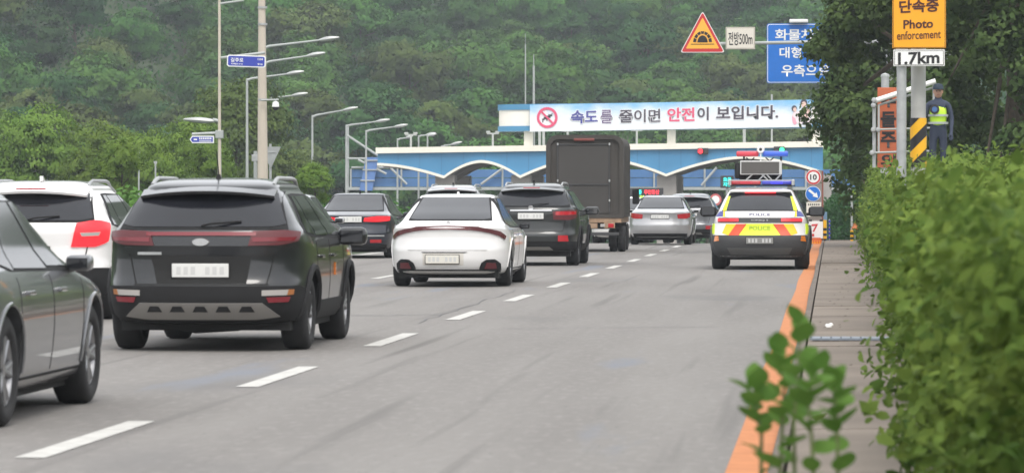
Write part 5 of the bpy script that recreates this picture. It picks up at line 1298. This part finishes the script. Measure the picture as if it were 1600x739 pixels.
# toll booths on the islands
for px, lb in ((694,'toll booth under the leftmost column'),(813,'toll booth behind the dark SUV'),(1041,'toll booth behind the silver sedan'),(1235,'toll booth behind the police car')):
    x = at(px,0,GY).x; t = thing('toll_booth', lb, 'booth', (x,GY+4.5,gz(GY)), 0, 'toll booths under the gate')
    MB().box(-.85,.85,0,2.6,0,1.0,bev=.03).build('lower_wall', M_cream, t); MB().box(-.80,.80,.05,2.55,1.0,2.2,bev=.02).build('window_band', M_glass, t)
    MB().box(-1.05,1.05,-.3,2.9,2.2,2.45,bev=.04).build('roof', M_cream, t); MB().box(-.9,.9,-6,6,-.2,.18,bev=.05).build('island', M_conc, t)

# ------------------------------------------------------------------ flagman figure behind the frame
def person(px, Y, z0):
    x = at(px,0,Y).x; H = 1.78
    t = thing('person', 'person in a neon yellow vest and dark cap standing behind the pipe frame', 'person', (x,Y,z0), 0)
    def skin(name, verts, edges, rad, m, root=0, sub=1):
        me = bpy.data.meshes.new(name); me.from_pydata([Vector(v) for v in verts], edges, [])
        o = bpy.data.objects.new(name, me); COL.objects.link(o); md = o.modifiers.new('s','SKIN'); md.use_smooth_shade = True
        for i, v in enumerate(me.skin_vertices[0].data):
            r_ = rad[i]; v.radius = (r_, r_) if not isinstance(r_, tuple) else r_; v.use_root = (i == root)
        sb = o.modifiers.new('u','SUBSURF'); sb.levels = sub; sb.render_levels = sub
        dg = bpy.context.evaluated_depsgraph_get(); m2 = bpy.data.meshes.new_from_object(o.evaluated_get(dg)); bpy.data.objects.remove(o)
        m2.name = name; m2.materials.clear(); return new_obj(name, m2, m, t, smooth=True)
    V = [(0,0,.95),(0,0,1.12),(0,0,1.30),(0,0,1.44),(0,0,1.52),(0,-.01,1.62),(0,-.01,1.72)]; E = [(0,1),(1,2),(2,3),(3,4),(4,5),(5,6)]
    Rr = [.14,.135,.155,.11,.055,.085,.075]
    for s in (-1,1):
        b = len(V); V += [(s*.09,0,.86),(s*.10,-.01,.50),(s*.10,.02,.10),(s*.11,-.12,.045)]; Rr += [.095,.065,.045,.04]; E += [(0,b),(b,b+1),(b+1,b+2),(b+2,b+3)]
        b = len(V); V += [(s*.19,0,1.42),(s*.25,.0,1.16),(s*.24,-.10,.93),(s*.235,-.13,.86)]; Rr += [.062,.048,.035,.03]; E += [(3,b),(b,b+1),(b+1,b+2),(b+2,b+3)]
        hnd = b+3
        for k, (dx,dy,dz,l) in enumerate(((-.028,-.02,-.05,.06),(-.010,-.03,-.06,.07),(.010,-.03,-.06,.065),(.028,-.02,-.05,.05),(-s*.04,-.05,-.01,.045))):
            c = len(V); V += [(s*.235+dx,-.13+dy,.86+dz),(s*.235+dx*1.1,-.15+dy,.86+dz-l*.8)]; Rr += [.011,.008]; E += [(hnd,c),(c,c+1)]
    skin('body', V, E, Rr, mat('dark work clothes', (.03,.04,.07), .8))
    VV = [(0,0,.98),(0,0,1.14),(0,0,1.30),(0,0,1.43)]; skin('vest', VV, [(0,1),(1,2),(2,3)], [.165,.165,.185,.15], mat('neon vest', (.52,.80,.05), .6))
    for z in (1.08,1.22): MB().lathe([(-.02,.19),(.02,.19)], (0,0,z), 'z', 20).build('reflective_band', M_galvp, t, smooth=True)
    MB().lathe([(0,.001),(0,.09)],(-.07,-.20,1.33),'y',20).build('vest_patch', M_black, t); MB().lathe([(0,.001),(0,.05)],(-.07,-.204,1.33),'y',20).build('vest_patch_centre', mat('patch blue', (.05,.12,.3), .6), t)
    hd = MB(); 
    for i in range(9):
        a = math.pi*i/8; r_ = .088*math.sin(a)**.8+.001
        for k in range(14): q = 2*math.pi*k/14; hd.v.append((r_*.88*math.cos(q), -.015+r_*1.05*math.sin(q), 1.655-.125*math.cos(a)))
    for i in range(8):
        for k in range(14): hd.f.append((i*14+k,i*14+(k+1)%14,(i+1)*14+(k+1)%14,(i+1)*14+k)); hd.mi.append(0)
    ho = hd.build('head', mat('skin tone', (.45,.26,.18), .6), t, smooth=True)
    for s in (-1,1): MB().lathe([(0,.001),(0,.012)],(s*.032,-.108,1.67),'y',8).build('eye', M_black, ho); MB().box(s*.083-.008,s*.083+.008,-.03,.01,1.63,1.69,bev=.006).build('ear', mat('skin tone',(.45,.26,.18)), ho)
    MB().prism([(-.012,1.635),(.012,1.635),(.005,1.675),(-.005,1.675)], -.125,-.10).build('nose', mat('skin tone',(.45,.26,.18)), ho); MB().box(-.025,.025,-.108,-.10,1.60,1.608).build('mouth', mat('lip',(.3,.1,.09),.6), ho)
    MB().lathe([(0,.098),(.05,.10),(.10,.075),(.115,.001)], (0,-.01,1.70), 'z', 20).build('cap', mat('cap navy', (.015,.03,.05), .7), t, smooth=True)
    MB().prism([(-.08,1.70),(.08,1.70),(.06,1.715),(-.06,1.715)], -.19,-.08).build('cap_peak', mat('cap navy',(.015,.03,.05)), t)
person(1466, 74, at(0,284,74).z)

# ------------------------------------------------------------------ vegetation
def leaves_mesh(name, C, size, nrm_up=.35, shape='quad', sz_var=.4, outward=None):
    """C: (N,3) leaf centres -> one mesh of many small leaves"""
    n = len(C); d = rng.normal(size=(n,3)); 
    if outward is not None: d = d*.6+outward*.9
    d[:,2] += nrm_up; d /= np.linalg.norm(d, axis=1)[:,None]
    a = np.cross(d, rng.normal(size=(n,3))); a /= np.linalg.norm(a, axis=1)[:,None]; b = np.cross(a, d)
    if outward is not None:
        fl = (d*outward).sum(1) < 0; d[fl] *= -1; b[fl] *= -1
    s = (size*(1+rng.uniform(-sz_var, sz_var, n)))[:,None]
    if shape == 'quad':
        V = np.stack([C-a*s*.5, C+b*s*.34+a*s*.05, C+a*s*.5, C-b*s*.34+a*s*.05], 1).reshape(-1,3); k = 4
        F_ = np.arange(n*4).reshape(-1,4)
        me = bpy.data.meshes.new(name); me.vertices.add(len(V)); me.vertices.foreach_set('co', V.astype(np.float32).ravel())
        me.loops.add(n*4); me.loops.foreach_set('vertex_index', F_.ravel().astype(np.int32)); me.polygons.add(n)
        me.polygons.foreach_set('loop_start', (np.arange(n)*4).astype(np.int32)); me.polygons.foreach_set('loop_total', np.full(n,4,np.int32))
    else:   # pointed oval leaf folded along its midrib
        up = d*s*.10
        P = [C-a*s*.5, C-a*s*.2+b*s*.24+up, C+a*s*.18+b*s*.22+up, C+a*s*.5, C+a*s*.18-b*s*.22+up, C-a*s*.2-b*s*.24+up]
        V = np.stack(P, 1).reshape(-1,3); q = np.arange(n)[:,None]*6
        F_ = np.concatenate([q+np.array([[0,1,2,3]]), q+np.array([[0,3,4,5]])], 1).reshape(-1,4)
        me = bpy.data.meshes.new(name); me.vertices.add(len(V)); me.vertices.foreach_set('co', V.astype(np.float32).ravel())
        me.loops.add(F_.size); me.loops.foreach_set('vertex_index', F_.ravel().astype(np.int32)); me.polygons.add(len(F_))
        me.polygons.foreach_set('loop_start', (np.arange(len(F_))*4).astype(np.int32)); me.polygons.foreach_set('loop_total', np.full(len(F_),4,np.int32))
    me.update(calc_edges=True)
    if outward is not None:
        me.shade_smooth(); on = outward+d*.35+rng.normal(size=(n,3))*.12; on /= np.linalg.norm(on, axis=1)[:,None]
        me.normals_split_custom_set_from_vertices(np.repeat(on, len(me.vertices)//n, 0).tolist())
    return me

def crown_points(Rx, Rz, z0, lobes, clumps, per, csz, flat=.75, seed=0):
    g_ = np.random.default_rng(seed); out = []; nr = []
    cen = np.array([0,0,z0+Rz])
    L_ = []
    for i in range(lobes):
        a = g_.uniform(0, 2*math.pi); u = g_.uniform(-.75, .95); rr0 = math.sqrt(max(0,1-u*u))*g_.uniform(.45,.72)
        L_.append((cen+np.array([Rx*rr0*math.cos(a), Rx*rr0*math.sin(a), Rz*u*.66]), g_.uniform(.30,.50)*Rx))
    for i in range(clumps):
        c, r = L_[g_.integers(len(L_))]; v = g_.normal(size=3); v[2] = abs(v[2])*.9+.0 if g_.random() < .75 else v[2]; v /= np.linalg.norm(v)
        cc = c+v*r*np.array([1,1,flat])*g_.uniform(.8,1.05); o = g_.normal(size=(per,3))*csz*np.array([1,1,.5])
        out.append(cc+o); w__ = v*.6+(cc-cen)/np.linalg.norm(cc-cen)*.5; nr.append(np.repeat(w__[None], per, 0))
    return np.concatenate(out), np.concatenate(nr), L_

def trunk_mesh(h, r, lobes, zf=.35, seed=0):
    g_ = random.Random(seed); b = MB()
    pts = [(g_.uniform(-.1,.1)*i*.4, g_.uniform(-.1,.1)*i*.4, h*i/5) for i in range(6)]
    b.tube(pts, [r*(1-.75*i/5) for i in range(6)], 8)
    for c, rr0 in lobes[:7]:
        s = pts[g_.randint(1,4)]; m_ = [(s[i]*.5+c[i]*.5)+(g_.uniform(-.2,.2) if i < 2 else -.15) for i in range(3)]
        b.tube([s, m_, tuple(c)], [r*.4, r*.25, r*.08], 5)
    return b
PROT = []
for i, (mt, Rx, Rz, z0, lb) in enumerate(((M_leafA,4.6,4.4,1.2,13),(M_leafB,4.2,4.9,1.0,12),(M_leafA,5.0,4.0,1.4,15),(M_leafD,4.4,4.5,1.2,11),(M_leafB,3.6,5.6,.6,11))):
    P_, N_, Lb = crown_points(Rx, Rz, z0, lb+6, 330, 26, .40, seed=20+i)
    cm = leaves_mesh('crown', P_, np.full(len(P_), .40), outward=N_*1.4)
    tb = trunk_mesh(Rz*1.5+z0, .2, Lb, seed=i); 
    PROT.append((cm, mt, tb))
for i, (mt, Rx, Rz, z0, lb) in enumerate(((M_leafC,4.4,4.6,.8,16),(M_leafC,4.0,5.0,.6,14))):
    P_, N_, Lb = crown_points(Rx, Rz, z0, lb+8, 900, 26, .30, seed=60+i)
    PROT.append((leaves_mesh('crown', P_, np.full(len(P_), .24), outward=N_*1.2), mt, trunk_mesh(Rz*1.5+z0, .2, Lb, seed=i+9)))
def plant(i, x, y, z, s, rz, label, group, mats=None, sub=.0):
    cm, mt, tb = PROT[i]
    t = thing('tree', label, 'tree', (x,y,z), rz, group); t.scale = (s,s,s*random.uniform(.9,1.15))
    key = ('tm', i)
    if key not in MATS:
        o = new_obj('crown', cm, mats or mt, t); tr_ = tb.build('trunk', M_bark, t, smooth=True); MATS[key] = (o, tr_)
    else:
        for o0 in MATS[key]:
            o = o0.copy(); COL.objects.link(o); o.parent = t
            if mats and o0.name.startswith('crown'): o.material_slots[0].link = 'OBJECT'; o.material_slots[0].material = mats
    return t
# the wooded hillside: rows of individual trees
LB = ['rounded mid-green tree in the wooded hillside behind the toll gate','dark green tree in the wooded hillside behind the toll gate','broad mid-green tree in the wooded hillside behind the toll gate','olive tree in the wooded hillside behind the toll gate','narrow dark tree in the wooded hillside behind the toll gate']
cnt = 0; row = 0
y = 300.0
def y0_at(x): 
    v = 322.0
    if x < -38: v += 1.6*(x+38)
    if x > 12: v -= 3.0*(x-12)
    return max(150, v)
rows = [0,7,15,24,33,43,54,65,77,90,103,117,132,148,164]
ORD = ['lowest','second','third','fourth','fifth','sixth','seventh','eighth','ninth','tenth','eleventh','twelfth','thirteenth','fourteenth','fifteenth','sixteenth','seventeenth','eighteenth','nineteenth','twentieth']
ORD += ['twenty-'+q for q in ['first']+ORD[1:9]]+['thirtieth']
KIND = ['rounded mid-green','dark green','broad mid-green','olive','narrow dark']
for ri, dy in enumerate(rows):
    Yb = 322+dy
    xl = (-60-1300)/F*Yb; xr = (1660-1300)/F*Yb; sp = 5.9+ri*.12; nin = 0
    x = xl-6+random.uniform(0,3)
    while x < xr+6:
        yy = y0_at(x)+dy+random.uniform(-3.5,3.5)
        if yy > 160:
            # skip what the frame cannot show
            pxx = VPX+F*x/yy; ztop = ground_z(x,yy)+11; pyy = HOR-(ztop-EYE)/yy*F; 
            pyb = HOR-(ground_z(x,yy)+2-EYE)/yy*F
            if -110 < pxx < 1300+(400 if ri < 4 else 60) and pyb > -12 and cnt < 298:
                i = random.choice([0,0,1,1,2,2,3,4]); s = random.uniform(.68,1.05)
                plant(i, x, yy, ground_z(x,yy)-.3, s, random.uniform(0,6.28), KIND[i]+' tree in the '+ORD[ri]+' row up the hillside, '+(ORD[nin] if nin else 'first')+' from the left', 'trees on the hillside'); cnt += 1; nin += 1
        x += sp*random.uniform(.75,1.25)
print('hill trees', cnt)
# understorey that closes the gaps between the trunks
U = []
for k in range(4200):
    yy_ = random.uniform(0,1)**1.1*190; x = random.uniform(-115,30); y = y0_at(x)+yy_-6
    if y < 150: continue
    c_ = np.array([x,y,ground_z(x,y)+random.uniform(.2,1.6)]); U.append(c_+rng.normal(size=(26,3))*np.array([1.3,.9,.7]))
U = np.concatenate(U); um = leaves_mesh('undergrowth', U, np.full(len(U), .5)); tag(new_obj('undergrowth', um, M_leafB), kind='stuff')
# light green young trees in front of the hill, left
lt = [(165,300,212,175,2,.62,'light green young tree at the far left edge'),(235,300,222,165,0,.55,'light green young tree left of the arrow-ended name plate'),(300,300,205,170,3,.60,'bright young tree behind the arrow-ended name plate'),(325,300,238,150,1,.36,'small bright bush below the arrow-ended name plate'),
      (370,300,158,205,3,.92,'olive rounded tree behind the concrete pole'),(435,300,250,215,0,.5,'olive tree to the right of the concrete pole'),(492,300,268,150,1,.26,'small light green bush left of the sign gantry post'),(190,300,232,140,3,.42,'light green low tree behind the white SUV'),
      (60,300,190,180,2,.75,'light green tree beyond the left end of the queue'),(-20,300,200,190,0,.7,'light green tree at the outer left')]
for px, pb, pt, Y, i, s, lab in lt:
    x = at(px,HOR,Y).x; zb = ground_z(x,Y)-.3; top = at(px,pt,Y).z; i = 5+i%2; h = [0,0,0,0,0,10.0,10.6][i]*.93
    s2 = (top-zb)/h; t = plant(i, x, Y, zb, s2, random.uniform(0,6), lab, None, M_leafC if not lab.startswith('olive') else M_leafD)
    t.scale = (s2*.85,s2*.85,s2*1.10)
# shrubs on the left verge
def shrub_mesh(n, rx, ry, rz, lsz, seed, shape='quad'):
    g_ = np.random.default_rng(seed); C = []; NN = []
    for k in range(n):
        v = g_.normal(size=3); v /= np.linalg.norm(v); v[2] = abs(v[2]); c = v*np.array([rx,ry,rz])*g_.uniform(.65,1.05); C.append(c+g_.normal(size=(18,3))*lsz*1.3); NN.append(np.repeat(v[None],18,0))
    return leaves_mesh('foliage', np.concatenate(C), np.full(n*18, lsz), shape=shape, outward=np.concatenate(NN))
SH = [shrub_mesh(420,1.5,1.5,1.5,.13,90+i) for i in range(3)]
for i in range(16):
    Y = 42+i*6.0; x = -14.8-random.uniform(0,1.2)-max(0,(Y-135))*.235; s = random.uniform(.6,.95)
    t = thing('shrub', 'leafy shrub on the left verge, '+(ORD[i] if i else 'first')+' from the near end of the line', 'shrub', (x,Y,ground_z(x,Y)-.2), random.uniform(0,6), 'shrubs along the left verge'); t.scale = (s*1.2,s*1.2,s)
    o = bpy.data.objects.new('foliage', SH[i%3]); COL.objects.link(o); o.parent = t
    if not SH[i%3].materials: SH[i%3].materials.append(M_leafA)
    MB().tube([(0,0,0),(.1,0,.6),(.0,.1,1.1)], [.06,.04,.02], 5).build('stem', M_bark, t)
# dense roadside trees on the right
def roadside(px, Y, zc, Rx, Rz, n, lsz, label, seed, m):
    x = px; g_ = np.random.default_rng(seed); 
    t = thing('roadside_tree', label, 'tree', (x,Y,ground_z(x,Y)-.2), 0)
    C = []; NN = []; lob = []
    zb = zc-t.location.z
    for k in range(70):
        a = g_.uniform(0,2*math.pi); u = g_.uniform(-1,1); prof = math.sqrt(max(.02,1-abs(u)**2.6)); rr0 = Rx*prof*g_.uniform(.62,.86)
        lob.append((np.array([rr0*math.cos(a), rr0*math.sin(a), zb+Rz*u]), g_.uniform(.45,.85)))
    for k in range(n):
        c, r = lob[g_.integers(len(lob))]; v = g_.normal(size=3); v[2] = v[2]*.7+.35; v /= np.linalg.norm(v)
        cc = c+v*r*g_.uniform(.7,1.05); C.append(cc+g_.normal(size=(14,3))*np.array([.10,.10,.07])*1.2+np.array([0,0,-.05])); NN.append(np.repeat(v[None],14,0))
    me = leaves_mesh('crown', np.concatenate(C), np.full(n*14, lsz), outward=np.concatenate(NN)); new_obj('crown', me, m, t)
    trunk_mesh(zb+Rz*.8, .22, lob, seed=seed).build('trunk', M_bark, t, smooth=True)
roadside(1.98, 103, 6.6, 2.5, 6.2, 4200, .15, 'tall dense dark tree overhanging the road sign and banner end on the right', 5, M_yew)
roadside(4.4, 96, 5.6, 2.6, 5.4, 3800, .16, 'dense dark tree behind the amber board', 6, M_yew)
roadside(7.4, 108, 5.8, 3.0, 5.8, 3000, .17, 'dense tree at the outer right of the row', 8, M_leafB)
roadside(2.35, 124, 4.2, 2.1, 4.5, 2400, .17, 'dark tree behind the overhanging one, above the marker pole', 9, M_yew)
# green bank at the end of the pavement
bk = []; bn_ = []
for k in range(1500):
    x = random.uniform(-.35,3.4); y = random.uniform(138,150); h = 1.35+.25*math.sin(x*2.1)+.1*math.sin(x*7); z = gz(y)+h*random.uniform(0,1); 
    if random.random() < .5: z = gz(y)+h
    bk.append(np.array([x,y-(1 if z < gz(y)+h*.95 else 0),z])+rng.normal(size=(14,3))*np.array([.22,.2,.10]))
me = leaves_mesh('hedge_bank', np.concatenate(bk), np.full(1500*14, .13), nrm_up=.6); o = new_obj('green_bank', me, leafmat('leaves of the green bank', (.030,.085,.030), (.060,.140,.050), 1.2, .05)); tag(o, kind='stuff')
# hedge and ivy along the pavement, built of many shoots
hd = thing('hedge', 'long leafy green hedge spilling over the low wall along the right of the pavement', 'hedge', (1.6,0,0))
C = []; NN = []; C2 = []; NN2 = []
def left_edge(y, z):
    base = .92 if y > 62 else .92-.012*(62-y)*1.0
    base = max(.40, base)
    over = .12*math.sin(y*.9)+.08*math.sin(y*2.3+1)
    return base + (.12 if y < 48 else -.04) + over*1.1 + max(0, z-1.2)*.35 + (.22 if z < .25 and y > 45 else 0)
def top_h(y): return 1.13+.0092*y+.06*math.sin(y*.55)+.04*math.sin(y*1.7)
for k in range(8000):
    y = 13+93*random.random()**1.2
    th = top_h(y)
    if random.random() < .62:
        z = random.uniform(.1, th); x = left_edge(y,z)+abs(random.gauss(0,.16)); v = np.array([-1,-.5,.35])
    else:
        x = random.uniform(1.0,3.6); z = th+random.gauss(0,.07)-.12*max(0,1.4-x)*2; v = np.array([-.2,-.4,1])
    v = v+np.array([random.gauss(0,.5),random.gauss(0,.5),random.gauss(0,.45)]); x += .10*math.sin(y*2.9+z*3.1)*math.sin(z*4.3-y*1.3)+(.12 if random.random() < .25 else 0)
    n_ = 15; spread = (.065 if y < 40 else .085) if random.random() < .8 else .13
    c_ = np.array([x,y,z]); pts = c_+rng.normal(size=(n_,3))*np.array([spread,spread*1.5,spread])
    C.append(pts); NN.append(np.repeat(v[None]/np.linalg.norm(v), n_, 0))
    if random.random() < .10:   # stray shoots
        ax = np.array([random.gauss(-.25,.3),random.gauss(-.1,.3),.9]); tt = rng.uniform(0,.30,10)[:,None]
        C.append(c_+np.array([0,0,.05])+ax*tt+rng.normal(size=(10,3))*.03); NN.append(np.repeat(v[None], 10, 0))
C = np.concatenate(C); NN = np.concatenate(NN)
me = leaves_mesh('foliage', C-np.array([1.6,0,0]), np.full(len(C), .070), shape='leaf', sz_var=.6, outward=NN*.8, nrm_up=.5); new_obj('foliage', me, M_hedge, hd)
st_ = MB()
for k in range(150):
    y = random.uniform(22,100); x = random.uniform(1.0,3.0); st_.tube([(x-1.6,y,ground_z(x,y)-.1),(x-1.6-random.uniform(0,.2),y,1.2),(x-1.6-random.uniform(-.1,.4),y+random.uniform(-.2,.2),top_h(y)-.15)], [.02,.014,.006], 4)
o = st_.build('stems', M_bark, hd, fix=False); tag(o, kind='stuff')
# dark core of the hedge: inner leaves, shade of the gaps put into their colour
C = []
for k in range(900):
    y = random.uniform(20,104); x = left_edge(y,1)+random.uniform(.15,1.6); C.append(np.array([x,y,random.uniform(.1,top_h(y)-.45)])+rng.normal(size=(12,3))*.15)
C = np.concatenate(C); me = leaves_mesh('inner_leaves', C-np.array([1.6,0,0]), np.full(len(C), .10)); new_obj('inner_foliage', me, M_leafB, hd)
# near shrub in the foreground
ns = thing('near_shrub', 'blurred young shrub with round leaves in the foreground before the orange line', 'shrub', (-.08,12.0,0))
tw = [((1243,820),(1240,660),(1247,580),(1249,505),12.0),((1215,820),(1222,670),(1226,600),(1216,555),12.2),((1275,820),(1268,680),(1262,620),(1274,585),11.8),((1310,820),(1308,680),(1306,635),(1304,605),12.1),((1188,820),(1190,680),(1182,640),(1178,605),12.3)]
for ti, (a,b_,c_,d,Y) in enumerate(tw):
    pts = [at(q[0],q[1],Y) for q in (a,b_,c_,d)]; pts = [(p.x+.08, p.y-12.0, p.z) for p in pts]; pts = [(pts[0][0],pts[0][1],0)]+pts
    MB().tube(pts, [.010,.008,.006,.005,.003], 6).build('stem', mat('green stem', (.10,.13,.04), .6), ns, smooth=True)
    for k in range(13):
        f = k/12*2.6+.35; i0 = min(3, 1+int(f)); fr_ = f-int(f) if 1+int(f) <= 3 else 1
        p = Vector(pts[min(i0,4)]).lerp(Vector(pts[min(i0+1,4)]), fr_); an = k*2.4+ti; el = random.uniform(.4,1.0) if k < 11 else 1.2
        l = .080*random.uniform(.8,1.2); dirv = Vector((math.cos(an)*math.cos(el), math.sin(an)*math.cos(el)*.8, math.sin(el))); sv = Vector((-math.sin(an)+.3, math.cos(an)*.3-.2, .1)).normalized(); nn = dirv.cross(sv).normalized()
        b2 = MB(); m_ = 8; vs = []
        for j in range(m_+1):
            u = j/m_; ww = l*.40*math.sin(math.pi*u**.8)**.8 if 0 < u < 1 else 0; cc = p+dirv*(l*(u+.12))-nn*(l*.25*u*u)
            vs += [cc-sv*ww+nn*ww*.25, cc, cc+sv*ww+nn*ww*.25]
        fs = []
        for j in range(m_): fs += [(3*j,3*j+1,3*j+4,3*j+3),(3*j+1,3*j+2,3*j+5,3*j+4)]
        b2.add(vs, fs); b2.build('leaf', M_near, ns, smooth=True, fix=False)
# litter on the wall side and weeds at the wall foot
WD = []
for k in range(170):
    y = random.uniform(40,112); x = .86-abs(random.gauss(0,.05)); WD.append(np.array([x,y,gz(y)+.14])+rng.normal(size=(9,3))*np.array([.04,.08,.04]))
WD = np.concatenate(WD); tag(new_obj('weeds', leaves_mesh('weeds', WD, np.full(len(WD), .05)), M_hedge), kind='stuff')

# ------------------------------------------------------------------ haze
hz = MB().box(-460,340,-60,900,-6,150).build('haze', [], None) if False else None
bm = bmesh.new(); bmesh.ops.create_cube(bm, size=1)
for v in bm.verts: v.co = Vector((-40+v.co.x*560, 290+v.co.y*700, 22+v.co.z*60))
me = bpy.data.meshes.new('haze'); bm.to_mesh(me); bm.free()
M_hz = bpy.data.materials.new('haze'); M_hz.use_nodes = True; n_ = M_hz.node_tree; n_.nodes.remove(n_.nodes['Principled BSDF'])
pv_ = n_.nodes.new('ShaderNodeVolumePrincipled'); pv_.inputs['Color'].default_value = (.86,.92,.98,1); pv_.inputs['Density'].default_value = .00036; pv_.inputs['Anisotropy'].default_value = .2
n_.links.new(pv_.outputs[0], n_.nodes['Material Output'].inputs['Volume'])
tag(new_obj('haze', me, M_hz), kind='stuff')
